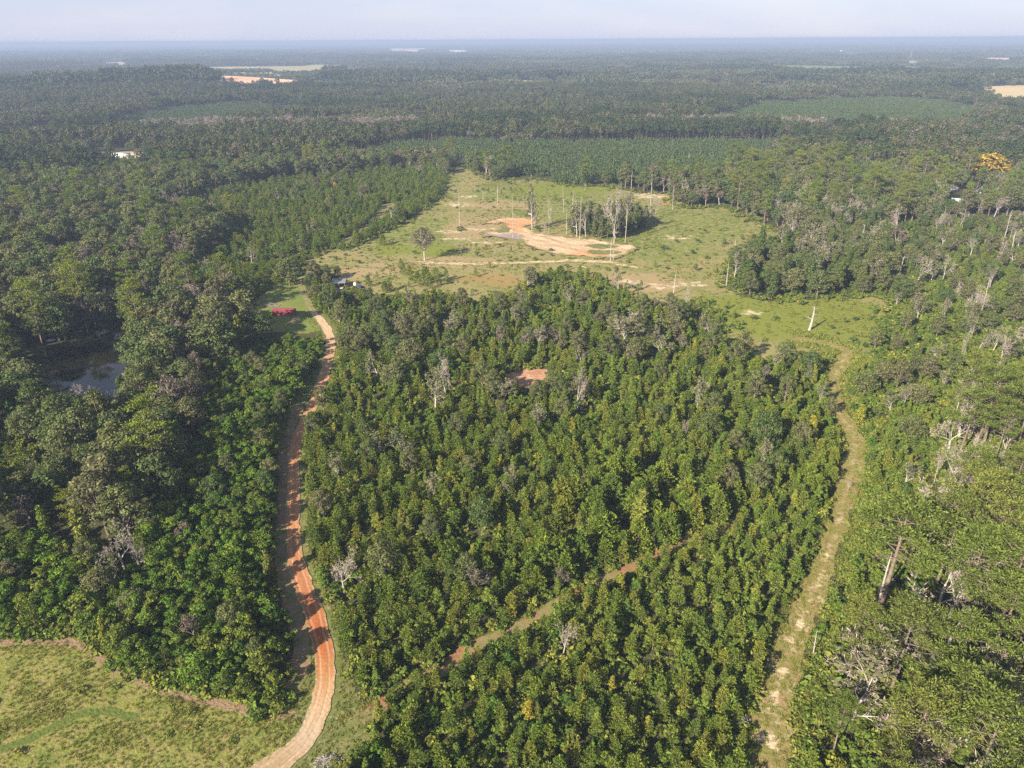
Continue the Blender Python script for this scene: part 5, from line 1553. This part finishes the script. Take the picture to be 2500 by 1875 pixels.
far_plant = [clump('far_plantation_patch', s, 90, 5.5, (10, 13), (5, 7), 9, 1.9, PLANT, False, True) for s in range(441, 443)]
vfar = [clump('horizon_canopy_patch', s, 300, 17, (12, 24), (17, 26), 9, 7.5, MIXED, False) for s in range(451, 454)]

P = patches((-1800, 300), (1800, 2000), 40, 0, 1900)
d = np.hypot(P[:, 0], P[:, 1])
inpl = inside(P, Z['plantation']) | inside(P, Z['plant_left']) | inside(P, Z['plant_right'])
inba = inside(P, Z['bare_left']) | inside(P, Z['bare_right'])
other = inside(P, Z['clearing'])
for z in ('leftgrowth', 'vineforest', 'regrowth', 'grove'): other |= inside(P, Z[z])
m = (d > NEAR + 12) & ~inpl & ~inba & ~other
pl_noise = (wob(P[:, 0], P[:, 1], 150, 3) > .72) & (d > 1150)
tone = wob(P[:, 0], P[:, 1] * 1.7, 120, 9) + .5 * wob(P[:, 0], P[:, 1], 43, 11)
mm = m & ~pl_noise
mass('mixed_forest', rows_patch(P[mm & (np.abs(tone) < .45)], (.8, 1.2)), mid_mixed, 'mixed forest canopy stretching away beyond the clearing')
mass('light_forest', rows_patch(P[mm & (tone >= .45)], (.8, 1.2)), mid_light, 'lower lighter olive woodland in patches beyond the clearing')
mass('dark_forest', rows_patch(P[mm & (tone <= -.45)], (.8, 1.15)), mid_dark, 'taller dark forest bands beyond the clearing')
Q = grid(Z['plantation'].min(0) - 10, Z['plantation'].max(0) + 10, 37, .1)
Q = np.vstack([Q[inside(Q, Z['plantation'])], P[inside(P, Z['plant_left']) | inside(P, Z['plant_right'])], P[m & pl_noise]])
q2 = rows_patch(Q, (.92, 1.08))
mass('pine_plantation', q2, mid_plant, 'even-topped young pine plantation behind the clearing')
mass('bare_treeline', rows_patch(P[inba]), mid_bare, 'pinkish grey line of leafless trees across the forest')
P = patches((-5200, 700), (5200, 6400), 90, 1875, 6000)
pn = (wob(P[:, 0], P[:, 1] * 1.6, 330, 5) > .45)
tv = wob(P[:, 0], P[:, 1] * 2.2, 260, 15) + .5 * wob(P[:, 0], P[:, 1], 97, 16)
tn = tv > .3
td = tv < -.4
mass('distant_forest', rows_patch(P[~pn & ~tn & ~td], (.7, 1.35)), far_mixed, 'hazy mixed forest in the distance')
mass('distant_dark_forest', rows_patch(P[~pn & td], (.9, 1.35)), far_dark, 'hazy taller dark forest bands in the distance')
mass('distant_woodland', rows_patch(P[~pn & tn], (.7, 1.2)), far_light, 'hazy lighter low woodland in the distance')
mass('distant_plantation', rows_patch(P[pn], (.8, 1.1)), far_plant, 'hazy even pine plantations in the distance')
P = patches((-17000, 3000), (17000, 21000), 300, 5900, 21000)
mass('horizon_forest', rows_patch(P, (.7, 1.3)), vfar, 'blue forest fading into haze at the horizon')

ft_ = []
for key, n_ in (('hayfield', 60), ('pasture', 40), ('sandpit', 50), ('crop', 40), ('tanfield', 25), ('roadside', 30), ('tancorner', 12), ('strip', 15)):
    o_ = OPEN[key]; Q = rng.uniform(o_.min(0) - 15, o_.max(0) + 15, (n_ * 30, 2))
    dl = line_dist(Q, np.vstack([o_, o_[:1]]))
    ft_.append(Q[(dl < (16 if key != 'roadside' else 6)) & (rng.uniform(size=len(Q)) < .6)][:n_ * 3])
ln_ = line([(560, 203), (600, 204), (640, 203), (690, 200)])
ft_.append(edge_pts(ln_, 9, 70))
Q = np.vstack(ft_)
us = rng.uniform(.45, 1.1, len(Q))
mass('field_edge_trees', np.column_stack([Q, terrain(Q[:, 0], Q[:, 1]), us, us, us, rng.uniform(0, 6.28, len(Q))]), K['oak'].joined, 'loose trees along the edges of the far fields')

# undergrowth below the stands
def under(zone, sp, keep=1.0, far=420):
    P = grid(Z[zone].min(0), Z[zone].max(0), sp, .5)
    P = P[in_wedge(P, 30, far)]
    P = P[inside(P, Z[zone])]
    P = P[free(P, -.9, False)]
    return P[rng.uniform(size=len(P)) < keep]
EDGE = edge_pts(line([(-200, 1542), (219, 1543), (266, 1592), (325, 1628), (385, 1662), (500, 1682), (622, 1706), (705, 1728)]), 1.3, 330)
CE = edge_pts(closed('clearing'), 3.2, 1500)
CE = CE[in_wedge(CE, 10) & (line_dist(CE, RTRACK) > 4) & (line_dist(CE, DRIVE) > 3) & ~inside(CE, Z['sand'])]
U = np.vstack([EDGE, CE, under('central', 2.6), under('thicket', 3.2), under('regrowth', 2.6), under('pinewood', 2.5), under('leftgrowth', 4.0, 1, 620)])
UB = [bush(s, 1.8, 2.6, 6, 20, .34) for s in range(501, 505)]
def joined(b, leaf):
    j = MB(); j.merge(b[0], 0); j.merge(b[1], 1); return j.mesh('undergrowth_shape', [M['bark'], leaf])
us = rng.uniform(.6, 1.5, len(U))
mass('undergrowth', np.column_stack([U, np.zeros(len(U)), us, us, us * rng.uniform(.6, 1.1, len(U)), rng.uniform(0, 6.28, len(U))]), [joined(b, M['shrub']) for b in UB], 'leafy undergrowth between the young trees')
# weeds over the clearing
P = grid(CL.min(0), CL.max(0), 2.0, .5)
P = P[inside(P, CL) & ~inside(P, Z['sand']) & (line_dist(P, SANDTRACK) > 2.6) & (line_dist(P, RTRACK) > 3)]
px, py, _ = project(np.column_stack([P, np.zeros(len(P))]))
dens = .18 + .5 * smooth(-.1, .6, wob(P[:, 0], P[:, 1], 13, 8) + .6 * wob(P[:, 0], P[:, 1], 4.3, 18)) + .35 * lowclear(P) - .6 * CLEAR_SANDY(P)
P = P[rng.uniform(size=len(P)) < dens]
us = rng.uniform(.2, .5, len(P)) * (1 + (rng.uniform(size=len(P)) < .12) * 1.0)
WB = [joined(bush(s, 1.0, 2.6, 6, 16, .30), M['weeds']) for s in range(511, 515)]
mass('clearing_weeds', np.column_stack([P, np.zeros(len(P)), us * 1.35, us * 1.35, us * .8, rng.uniform(0, 6.28, len(P))]), WB, 'low weeds and brush covering the clearing')
# grass tufts: meadow, verges, track edges
TF = [tuft(s).mesh('grass_shape', M['grass']) for s in range(521, 527)]
P = grid(Z['meadow'].min(0), Z['meadow'].max(0), .72, .5)
P = P[in_wedge(P, 12)]
P = P[inside(P, Z['meadow']) & ((line_dist(P, MPATH) > 1.1) | (rng.uniform(size=len(P)) < .3))]
P = P[rng.uniform(size=len(P)) < .62 + .5 * wob(P[:, 0], P[:, 1], 5, 71) + .25 * wob(P[:, 0], P[:, 1], 1.9, 72)]
P = P[(line_dist(P, MTRAIL) > 1.2)]
us = rng.uniform(.3, .62, len(P)) * (1 + .25 * wob(P[:, 0], P[:, 1], 5, 2))
mass('meadow_grass', np.column_stack([P, np.full(len(P), .03), us * 1.2, us * 1.2, us, rng.uniform(0, 6.28, len(P))]), TF, 'tall tangled grass of the meadow')
P = grid(Z['meadow'].min(0), Z['meadow'].max(0), 7.5, .5)
P = P[in_wedge(P, 12)]
P = P[inside(P, Z['meadow']) & (line_dist(P, MPATH) > 2) & (wob(P[:, 0], P[:, 1], 7, 5) > .1)]
us = rng.uniform(.5, 1.0, len(P))
mass('meadow_weeds', np.column_stack([P, np.zeros(len(P)), us, us, us * .8, rng.uniform(0, 6.28, len(P))]), WB, 'darker weeds scattered in the meadow')
def edge_tufts(ln, w0, w1, n, s0=.4, s1=.9):
    d = np.concatenate([[0], np.cumsum(np.hypot(*np.diff(ln, axis=0).T))])
    s_ = rng.uniform(0, d[-1], n)
    x, y = np.interp(s_, d, ln[:, 0]), np.interp(s_, d, ln[:, 1])
    x2, y2 = np.interp(s_ + .5, d, ln[:, 0]), np.interp(s_ + .5, d, ln[:, 1])
    t = np.stack([x2 - x, y2 - y], 1); t /= np.linalg.norm(t, axis=1)[:, None] + 1e-6
    o = rng.uniform(w0, w1, n) * rng.choice([-1, 1], n)
    return np.column_stack([x + o * t[:, 1], y - o * t[:, 0]])
E = np.vstack([edge_tufts(ROAD, 2.6, 5.5, 1500), edge_tufts(LANE, 1.6, 2.6, 300), edge_tufts(FTRACK, 1.4, 3.2, 1500), edge_tufts(RTRACK, .4, 5.0, 5200), edge_tufts(SANDTRACK, 2, 5, 500)])
E = E[(line_dist(E, ROAD) > 2.5) & (line_dist(E, LANE) > 1.5) & in_wedge(E, 10)]
B_ = edge_tufts(RTRACK, 3.6, 8.5, 2600)
B_ = B_[in_wedge(B_, 10) & ~inside(B_, Z['central']) & (line_dist(B_, RTRACK) > 3.3)]
us = rng.uniform(.5, 1.3, len(B_))
mass('track_brush', np.column_stack([B_, np.zeros(len(B_)), us, us, us, rng.uniform(0, 6.28, len(B_))]), WB, 'yellow-green brush along the grassy track')
V_ = grid(Z['verge'].min(0), Z['verge'].max(0), 1.15, .5)
V_ = V_[in_wedge(V_, 10)]
V_ = V_[inside(V_, Z['verge']) & (line_dist(V_, ROAD) > 2.8) & (line_dist(V_, LANE) > 1.9)]
E = np.vstack([E, V_])
us = rng.uniform(.25, .7, len(E))
mass('verge_tufts', np.column_stack([E, np.full(len(E), .05), us * 1.2, us * 1.2, us * .8, rng.uniform(0, 6.28, len(E))]), TF, 'grass tufts along the road and tracks')
# ------------------------------------------------------------------ buildings and things people left
M['red_metal'] = plain('red_metal', (.27, .05, .065), .7, (.35, (.20, .042, .05)))
M['red_dark'] = plain('red_trim', (.25, .03, .04), .6)
M['grey_roof'] = plain('grey_roof', (.16, .165, .175), .7, (.5, (.22, .22, .23)))
M['white_paint'] = plain('white_paint', (.78, .77, .74), .6)
M['shingle'] = plain('shingle', (.16, .14, .14), .9, (1.5, (.21, .19, .18)))
M['timber'] = plain('timber', (.22, .17, .12), .9, (2.0, (.30, .25, .19)))
M['glass'] = plain('dark_glass', (.03, .035, .04), .1, spec=.5)
M['tyre'] = plain('tyre', (.02, .02, .02), .9)
M['blue_tarp'] = plain('blue_tarp', (.03, .04, .08), .8)
M['sheet'] = plain('plastic_sheet', (.72, .76, .76), .4, (.6, (.42, .56, .52)))
M['dark_car'] = plain('dark_car_paint', (.035, .04, .05), .35, spec=.5)
M['white_car'] = plain('white_car_paint', (.72, .73, .74), .35, spec=.5)
M['grey_car'] = plain('grey_car_paint', (.25, .27, .29), .35, spec=.5)
M['galv'] = plain('galvanised', (.45, .46, .47), .5)

def part(name, mb, mat, parent, label=None, sm=False):
    o = link(name, mb.mesh(name, mat, sm), parent)
    if label: o['label'] = label
    return o

def boxpart(name, c, sz, mat, parent, rz=0.0):
    b = MB(); b.box(c, sz, rz)
    return part(name, b, mat, parent)

def between(p, q):
    a, b = np.array(ground(*p)), np.array(ground(*q))
    return (a + b) / 2, float(np.linalg.norm(b - a)), math.atan2(b[1] - a[1], b[0] - a[0])

# the red metal shed on the lawn
c, Ls, rz = between((666, 771), (719, 771))
sh = tag(empty('metal_shed', (c[0] - math.sin(rz) * 1.5, c[1] + math.cos(rz) * 1.5, .08), rz), 'long low red metal shed on the lawn at the end of the red road', 'shed')
W_, H_ = 3.0, 2.55
def ribbed(length, height):
    """a corrugated sheet in x-z, standing proud in -y"""
    b = MB(); n = int(length / .3) * 2
    xs = np.linspace(-length / 2, length / 2, n + 1)
    ys = np.where(np.arange(n + 1) % 2, -.02, 0.)
    V = np.concatenate([np.stack([xs, ys, np.zeros(n + 1)], 1), np.stack([xs, ys, np.full(n + 1, height)], 1)])
    b.add(V, [[i, i + 1, i + n + 2, i + n + 1] for i in range(n)])
    return b
def turned(mb, rz_, off):
    o = MB(); cz, sz = math.cos(rz_), math.sin(rz_)
    o.merge(mb, 0, np.array([[cz, -sz, 0], [sz, cz, 0], [0, 0, 1]]), off); return o
part('wall', turned(ribbed(Ls, H_), 0, (0, -W_ / 2, 0)), M['red_metal'], sh)
part('wall', turned(ribbed(Ls, H_), math.pi, (0, W_ / 2, 0)), M['red_metal'], sh)
part('wall', turned(ribbed(W_, H_), math.pi / 2, (Ls / 2, 0, 0)), M['red_metal'], sh)
part('wall', turned(ribbed(W_, H_), -math.pi / 2, (-Ls / 2, 0, 0)), M['red_metal'], sh)
b = MB()
for sgn in (-1, 1):
    n = int(Ls / .3) * 2
    xs = np.linspace(-Ls / 2 - .1, Ls / 2 + .1, n + 1); zz = np.where(np.arange(n + 1) % 2, .02, 0)
    V = np.concatenate([np.stack([xs, np.full(n + 1, sgn * (W_ / 2 + .12)), H_ + .03 + zz], 1), np.stack([xs, np.zeros(n + 1), H_ + .38 + zz], 1)])
    b.add(V, [[i, i + 1, i + n + 2, i + n + 1] for i in range(n)])
part('roof', b, M['red_metal'], sh)
for sx_ in (-1, 1):
    for sy_ in (-1, 1):
        boxpart('corner_trim', (sx_ * (Ls / 2 + .03), sy_ * (W_ / 2 + .03), H_ / 2), (.12, .12, H_), M['red_dark'], sh)
dr = boxpart('door', (Ls / 2 + .09, 0, 1.05), (.06, 1.5, 2.1), M['red_dark'], sh)
boxpart('handle', (Ls / 2 + .15, .5, 1.05), (.05, .06, .2), M['galv'], dr)
boxpart('skid', (0, -W_ / 2 + .2, .04), (Ls, .2, .08), M['timber'], sh)
boxpart('skid', (0, W_ / 2 - .2, .04), (Ls, .2, .08), M['timber'], sh)

# pole barn in the yard
c, Lp, rz = between((812, 703), (842, 702))
pb = tag(empty('pole_barn', (c[0], c[1] + 1.8, .06), rz), 'open pole barn with a light grey metal roof in the farm yard', 'barn')
b = MB()
n = 24
xs = np.linspace(-Lp / 2 - .4, Lp / 2 + .4, n + 1); zz = np.where(np.arange(n + 1) % 2, .05, 0)
V = np.concatenate([np.stack([xs, np.full(n + 1, -2.6), 2.5 + zz], 1), np.stack([xs, np.full(n + 1, 2.8), 3.4 + zz], 1)])
b.add(V, [[i, i + 1, i + n + 2, i + n + 1] for i in range(n)])
part('roof', b, M['grey_roof'], pb)
for fx in (-.5, 0, .5):
    for yy, hh in ((-2.3, 2.5), (2.4, 3.3)):
        b = MB(); b.tube([[fx * Lp, yy, 0], [fx * Lp, yy, hh]], .11, 6); part('post', b, M['timber'], pb)
for yy, hh in ((-2.3, 2.42), (2.4, 3.2)):
    boxpart('beam', (0, yy, hh), (Lp + .5, .12, .16), M['timber'], pb)
boxpart('back_wall', (0, 2.55, 1.3), (Lp, .06, 2.4), M['timber'], pb)

def car(px, py, rz, paint, label, pickup=False, roof=None):
    x, y = ground(px, py)
    e = tag(empty('parked_car' if not pickup else 'pickup_truck', (x, y, .06), rz), label, 'car' if not pickup else 'truck', 'vehicles left around the farm')
    def prof(pts, w, name, mat):
        pts = np.array(pts); n_ = len(pts)
        V = np.concatenate([np.column_stack([pts[:, 0], np.full(n_, -w), pts[:, 1]]), np.column_stack([pts[:, 0], np.full(n_, w), pts[:, 1]])])
        b_ = MB(); b_.add(V, [[i, (i + 1) % n_, (i + 1) % n_ + n_, i + n_] for i in range(n_)])
        cc = pts.mean(0)
        for sg, o_ in ((-1, 0), (1, n_)):
            b_.add(np.vstack([V[o_:o_ + n_], [[cc[0], sg * w, cc[1]]]]), [[i, (i + 1) % n_, n_] for i in range(n_)])
        return part(name, b_, mat, e)
    if pickup:
        prof([(-2.6, .45), (-2.6, .98), (-.5, 1.0), (-.5, .98), (1.3, 1.02), (2.4, .9), (2.6, .72), (2.6, .42)], .9, 'body', paint)
        prof([(-.5, 1.0), (-.35, 1.72), (.75, 1.74), (1.4, 1.03)], .8, 'cabin', roof or paint)
        prof([(.82, 1.70), (.86, 1.70), (1.42, 1.06), (1.36, 1.06)], .72, 'windscreen', M['glass'])
    else:
        prof([(-2.2, .38), (-2.25, .82), (-1.6, .95), (1.0, .95), (2.1, .78), (2.25, .5), (2.2, .36)], .86, 'body', paint)
        prof([(-1.75, .93), (-1.2, 1.42), (.35, 1.44), (1.15, .94)], .74, 'cabin', roof or paint)
        prof([(.42, 1.42), (.47, 1.42), (1.2, .97), (1.12, .97)], .66, 'windscreen', M['glass'])
    for wx in (-1.4, 1.4):
        for wy in (-.82, .82):
            b_ = MB(); b_.tube([[wx, wy - .1, .34], [wx, wy + .1, .34]], .34, 10); wh = part('wheel', b_, M['tyre'], e)
            b_ = MB(); sg = 1 if wy > 0 else -1
            b_.tube([[wx, wy + sg * .1, .34], [wx, wy + sg * .125, .34]], .19, 8); part('rim', b_, M['galv'], wh)
    for wy in (-.6, .6):
        boxpart('headlight', ((2.58 if pickup else 2.2), wy, .68), (.08, .3, .14), M['white_paint'], e)
    return e
car(813, 709, .2, M['dark_car'], 'dark car with a pale roof in the shade left of the pole barn', roof=M['white_car'])
car(816, 716, -.3, M['dark_car'], 'dark pickup with a pale bed rail below the pole barn', True)
car(824, 712, 1.1, M['grey_car'], 'grey car between the dark ones below the pole barn')
car(852, 731, .5, M['grey_car'], 'car with a white roof half hidden at the near edge of the yard', roof=M['white_car'])
car(894, 722, .1, M['dark_car'], 'dark car with a white bonnet at the clearing side of the yard')
car(463, 772, .4, M['white_car'], 'white car parked under the tall tree between pond and red shed')
# white tank and blue tarp beside the barn
x, y = ground(867, 699)
tk = tag(empty('water_tank', (x, y, .06)), 'small white upright tank beside the pole barn', 'tank')
b = MB(); b.tube([[0, 0, 0], [0, 0, 1.7], [0, 0, 2.0]], [.75, .75, .35], 14); part('vessel', b, M['white_paint'], tk)
b = MB(); b.tube([[0, 0, 2.0], [0, 0, 2.15]], .22, 10); part('lid', b, M['white_paint'], tk)
b = MB(); b.tube([[.7, 0, .2], [.95, 0, .2]], .05, 6); part('tap', b, M['galv'], tk)
def heap(name, px, py, w, l, h, mat, label, cat, seed, z=.06):
    r = np.random.default_rng(seed); x, y = ground(px, py)
    nu, nv = 14, 6
    V = []
    for j in range(nv + 1):
        for i in range(nu):
            a = i * 2 * math.pi / nu; q = j / nv
            k = math.cos(q * math.pi / 2) ** .6 * (1 + .12 * r.normal())
            V.append([w / 2 * k * math.cos(a), l / 2 * k * math.sin(a), h * math.sin(q * math.pi / 2) * (1 + .08 * r.normal())])
    Fq = [[j * nu + i, j * nu + (i + 1) % nu, (j + 1) * nu + (i + 1) % nu, (j + 1) * nu + i] for j in range(nv) for i in range(nu)]
    b_ = MB(); b_.add(V, Fq)
    o = link(name, b_.mesh(name, mat)); o.location = (x, y, z)
    return tag(o, label, cat)
heap('tarp_covered_pile', 877, 703, 4.2, 2.8, 1.3, M['blue_tarp'], 'dark blue tarp thrown over a pile beside the white tank', 'pile', 1)
heap('rubble_pile', 834, 706, 3.0, 2.0, .9, plain('pink_rubble', (.38, .25, .20), .9, (1.5, (.5, .42, .38))), 'pinkish rubble pile under the front of the pole barn', 'pile', 2)

def brush(name, px, py, w, l, h, n, label, seed, z=.05):
    r = np.random.default_rng(seed); b_ = MB(); x, y = ground(px, py)
    for _ in range(n):
        c_ = np.array([r.uniform(-.5, .5) * w, r.uniform(-.5, .5) * l, 0]); c_[2] = max(.1, h * (1 - (2 * c_[0] / w) ** 2) * (1 - (2 * c_[1] / l) ** 2) * r.uniform(.2, 1))
        d_ = r.normal(size=3) * np.array([1, 1, .25]); d_ /= np.linalg.norm(d_); L_s = r.uniform(.8, 2.4)
        b_.tube([c_ - d_ * L_s / 2, c_ + r.normal(0, .1, 3), c_ + d_ * L_s / 2], [.06, .045, .02], 3)
    o = link(name, b_.mesh(name, M['dead_wood'])); o.location = (x, y, z)
    return tag(o, label, 'brush pile', 'heaps of cut brush')
brush('brush_pile', 663, 746, 8, 3.2, 1.2, 150, 'long pinkish grey heap of cut brush behind the red shed', 3)
brush('brush_pile', 800, 1866, 4.5, 3, 1.3, 110, 'dark heap of cut branches beside the foot of the red road', 4)
brush('brush_pile', 1815, 1765, 3, 2, .8, 45, 'small grey branch heap at the shaded side of the grassy track', 5)
def log(p, q, rad, label):
    a, b_ = np.array(ground(*p)), np.array(ground(*q)); m = MB()
    d = b_ - a
    m.tube([[0, 0, 0], [d[0] * .5, d[1] * .5, .15], [d[0], d[1], 0]], [rad, rad * .8, rad * .5], 6)
    o = link('fallen_log', m.mesh('fallen_log', M['white_wood'])); o.location = (a[0], a[1], rad + .08)
    return tag(o, label, 'log', 'fallen logs in the clearing')
log((1418, 651), (1434, 656), .22, 'pale fallen log lying below the sand pit')
log((1270, 576), (1290, 564), .14, 'dark bent branch lying at the edge of the puddle')
log((1275, 580), (1300, 569), .12, 'second thin branch lying beside the puddle')

# dock on the far bank of the pond, with a white chair
c, Ld, rz = between((240, 822), (266, 814))
dk = tag(empty('dock', (c[0], c[1], .1), rz), 'small wooden dock on posts at the far bank of the pond', 'dock')
nb = int(Ld / .32)
for i in range(nb):
    boxpart('plank', (-Ld / 2 + (i + .5) * Ld / nb, 0, 1.0 + .015 * (i % 2)), (Ld / nb * .9, 2.2, .06), M['timber'], dk)
for fx in (-.47, 0, .47):
    for yy in (-1.0, 1.0):
        b = MB(); b.tube([[fx * Ld, yy, -.6], [fx * Ld, yy, 1.9]], .09, 6); part('post', b, M['timber'], dk)
for yy in (-1.09, 1.09):
    boxpart('rail', (0, yy, 1.85), (Ld, .07, .1), M['timber'], dk)
boxpart('joist', (0, -.6, .9), (Ld, .1, .16), M['timber'], dk)
boxpart('joist', (0, .6, .9), (Ld, .1, .16), M['timber'], dk)
x = c[0] + math.cos(rz) * Ld * .22; y = c[1] + math.sin(rz) * Ld * .22
ch = tag(empty('garden_chair', (x, y, 1.15), rz + .4), 'white plastic chair standing on the dock', 'chair')
boxpart('seat', (0, 0, .43), (.5, .5, .05), M['white_paint'], ch)
boxpart('backrest', (0, .25, .75), (.5, .05, .55), M['white_paint'], ch)
for ax in (-.21, .21):
    for ay in (-.2, .2): boxpart('leg', (ax, ay, .2), (.05, .05, .4), M['white_paint'], ch)
x, y = ground(122, 832)
bt = tag(empty('rowing_boat', (x, y, .12), .3), 'small upturned whitish boat lying on the shady pond bank', 'boat')
b = MB(); n = 9
V = []
for i in range(n):
    q = i / (n - 1) * 2 - 1; w_ = .75 * (1 - abs(q) ** 2.6) + .03
    for a in np.linspace(0, math.pi, 7): V.append([q * 2.1, w_ * math.cos(a), .55 * math.sin(a) * (1 - .25 * q * q)])
b.add(V, [[i * 7 + j, i * 7 + j + 1, (i + 1) * 7 + j + 1, (i + 1) * 7 + j] for i in range(n - 1) for j in range(6)])
part('hull', b, M['white_paint'], bt)
boxpart('keel', (0, 0, .57), (3.6, .06, .06), M['timber'], bt)

# houses
def house(px, py, rz, w, l, h, rise, wall, roof, label, name='house', cat='house', chim=True, wins=3, z=None):
    x, y = ground(px, py)
    z0 = float(terrain(x, y)) if z is None else z
    e = tag(empty(name, (x, y, z0), rz), label, cat)
    b = MB(); b.box((0, 0, h / 2), (l, w, h))
    for sg in (-1, 1):
        b.add([[sg * (l / 2 - .01), -w / 2, h], [sg * (l / 2 - .01), w / 2, h], [sg * (l / 2 - .01), 0, h + rise]], [[0, 1, 2]])
    part('wall', b, wall, e)
    for sg in (-1, 1):
        b = MB()
        V = np.array([[-l / 2 - .4, sg * (w / 2 + .45), h - .15], [l / 2 + .4, sg * (w / 2 + .45), h - .15], [l / 2 + .4, 0, h + rise + .08], [-l / 2 - .4, 0, h + rise + .08]])
        b.add(np.vstack([V, V + [0, 0, .12]]), [[0, 1, 2, 3], [4, 5, 6, 7], [0, 1, 5, 4], [1, 2, 6, 5], [2, 3, 7, 6], [3, 0, 4, 7]])
        rf = part('roof_slope', b, roof, e)
    if chim: boxpart('chimney', (l * .2, .5, h + rise * .9), (.7, .7, 1.6), M['timber'], e)
    for i in range(wins):
        xx = (i + .5) / wins * l - l / 2
        for sg in (-1, 1):
            f = boxpart('window', (xx, sg * (w / 2 + .02), h * .55), (1.2, .08, 1.2), M['white_paint'], e)
            boxpart('pane', (xx, sg * (w / 2 + .07), h * .55), (1.0, .04, 1.0), M['glass'], f)
    boxpart('door', (l / 2 + .03, 0, 1.05), (.08, 1.0, 2.1), M['timber'], e)
    return e
house(2396, 478, 1.45, 9, 8, 3.2, 3.6, M['white_paint'], M['shingle'], 'white house with a steep grey roof among the trees below the golden tree')
house(2326, 466, .3, 5, 6, 2.6, 1.6, M['white_paint'], plain('pale_roof', (.42, .33, .30), .8), 'small white outbuilding with a pale pinkish roof beside the white-sheeted shelter', 'outbuilding', 'shed', False, 1)
x, y = ground(2336, 491)
gh = tag(empty('sheeted_shelter', (x, y, 0), -.5), 'low shelter under torn white and greenish plastic sheeting below the house', 'shelter')
b = MB(); n = 12; V = []
rr = np.random.default_rng(9)
for i in range(n + 1):
    for a in np.linspace(0, math.pi, 9): V.append([(i / n - .5) * 8, 2.4 * math.cos(a), 2.1 * math.sin(a) * (1 + .05 * rr.normal())])
b.add(V, [[i * 9 + j, i * 9 + j + 1, (i + 1) * 9 + j + 1, (i + 1) * 9 + j] for i in range(n) for j in range(8)])
part('sheet', b, M['sheet'], gh)
for i in range(5):
    b = MB(); b.tube([[(i / 4 - .5) * 8, 2.47 * math.cos(a), 2.2 * math.sin(a)] for a in np.linspace(0, math.pi, 9)], .04, 4); part('hoop', b, M['galv'], gh)

# roadside buildings and power line far left
house(297, 384, .12, 9, 17, 3.4, 1.2, M['white_paint'], M['white_paint'], 'low white building beside the pale roadside strip', 'roadside_building', 'building', False, 5)
house(246, 386, .05, 10, 18, 3.0, 1.4, M['grey_roof'], M['grey_roof'], 'low grey-roofed building left of the white roadside one', 'roadside_building', 'building', False, 5)
car(336, 379, 0, M['white_car'], 'white vehicle standing on the pale roadside strip')
poles = []
for px, py in [(222, 373), (273, 372.5), (352, 372)]:
    x, y = ground(px, py); z0 = float(terrain(x, y)); poles.append((x, y, z0))
    e = tag(empty('power_pole', (x, y, z0), .05), ['power pole at the left end of the pale roadside strip', 'power pole behind the white roadside building', 'power pole at the right end of the pale roadside strip'][len(poles) - 1], 'power pole', 'power poles along the far road')
    b = MB(); b.tube([[0, 0, 0], [0, 0, 11]], [.17, .11], 6); part('pole', b, M['dead_wood'], e)
    boxpart('crossarm', (0, 0, 10.2), (.12, 2.2, .12), M['timber'], e)
    for yy in (-.95, 0, .95):
        b = MB(); b.tube([[0, yy, 10.26 if yy else 11], [0, yy, 10.5 if yy else 11.2]], .05, 5); part('insulator', b, M['white_paint'], e)
for (a, b2) in zip(poles[:-1], poles[1:]):
    m = MB(); d = np.array(b2) - np.array(a)
    m.tube([np.array([0, 0, 11.2]) + d * q - np.array([0, 0, 1.2 * 4 * q * (1 - q)]) for q in np.linspace(0, 1, 9)], .03, 3)
    o = link('power_cable', m.mesh('power_cable', M['tyre'])); o.location = a
    tag(o, 'sagging cable between the %s poles of the far road' % ('left two' if a is poles[0] else 'right two'), 'cable')
# far farm buildings
for px, py, lb in [(2054, 125.5, 'brightest white farmhouse near the horizon above the crop field'), (1977, 131.5, 'tiny pale farmhouse left of the brightest one near the horizon'), (2086, 132.5, 'tiny pale barn below the brightest farmhouse near the horizon')]:
    house(px, py, .3, 14, 22, 6, 4, M['white_paint'], M['white_paint'], lb, 'farmhouse', 'house', False, 3)
x, y = ground(2222, 147)
tw = tag(empty('lattice_mast', (x, y, float(terrain(x, y)))), 'thin lattice mast rising from the hazy woods near the horizon', 'mast')
for ax, ay in ((-1, -1), (1, -1), (1, 1), (-1, 1)):
    b = MB(); b.tube([[ax * 4, ay * 4, 0], [ax * 1.2, ay * 1.2, 32], [ax * .3, ay * .3, 48]], [.3, .22, .12], 4); part('leg', b, M['galv'], tw)
for k in range(6):
    zz_ = 6 + k * 7; f = 4 - 2.8 * zz_ / 40
    b = MB(); b.tube([[-f, -f, zz_], [f, -f, zz_], [f, f, zz_], [-f, f, zz_], [-f, -f, zz_]], .12, 3); part('brace', b, M['galv'], tw)

# ------------------------------------------------------------------ the hazy air
zmin = -20.0
mat = bpy.data.materials.new('haze_air')
t, N, L = nt(mat)
pv = N.new('ShaderNodeVolumePrincipled')
pv.inputs['Color'].default_value = HAZE_COLOR
pv.inputs['Density'].default_value = HAZE_DENSITY
o = N.new('ShaderNodeOutputMaterial'); L.new(pv.outputs[0], o.inputs['Volume'])
hz = MB(); hz.box((0, 11800, 58.0 + zmin / 2 + 2), (48600, 25000, 116 - zmin + 4))
tag(link('haze', hz.mesh('haze', mat)), kind='stuff')
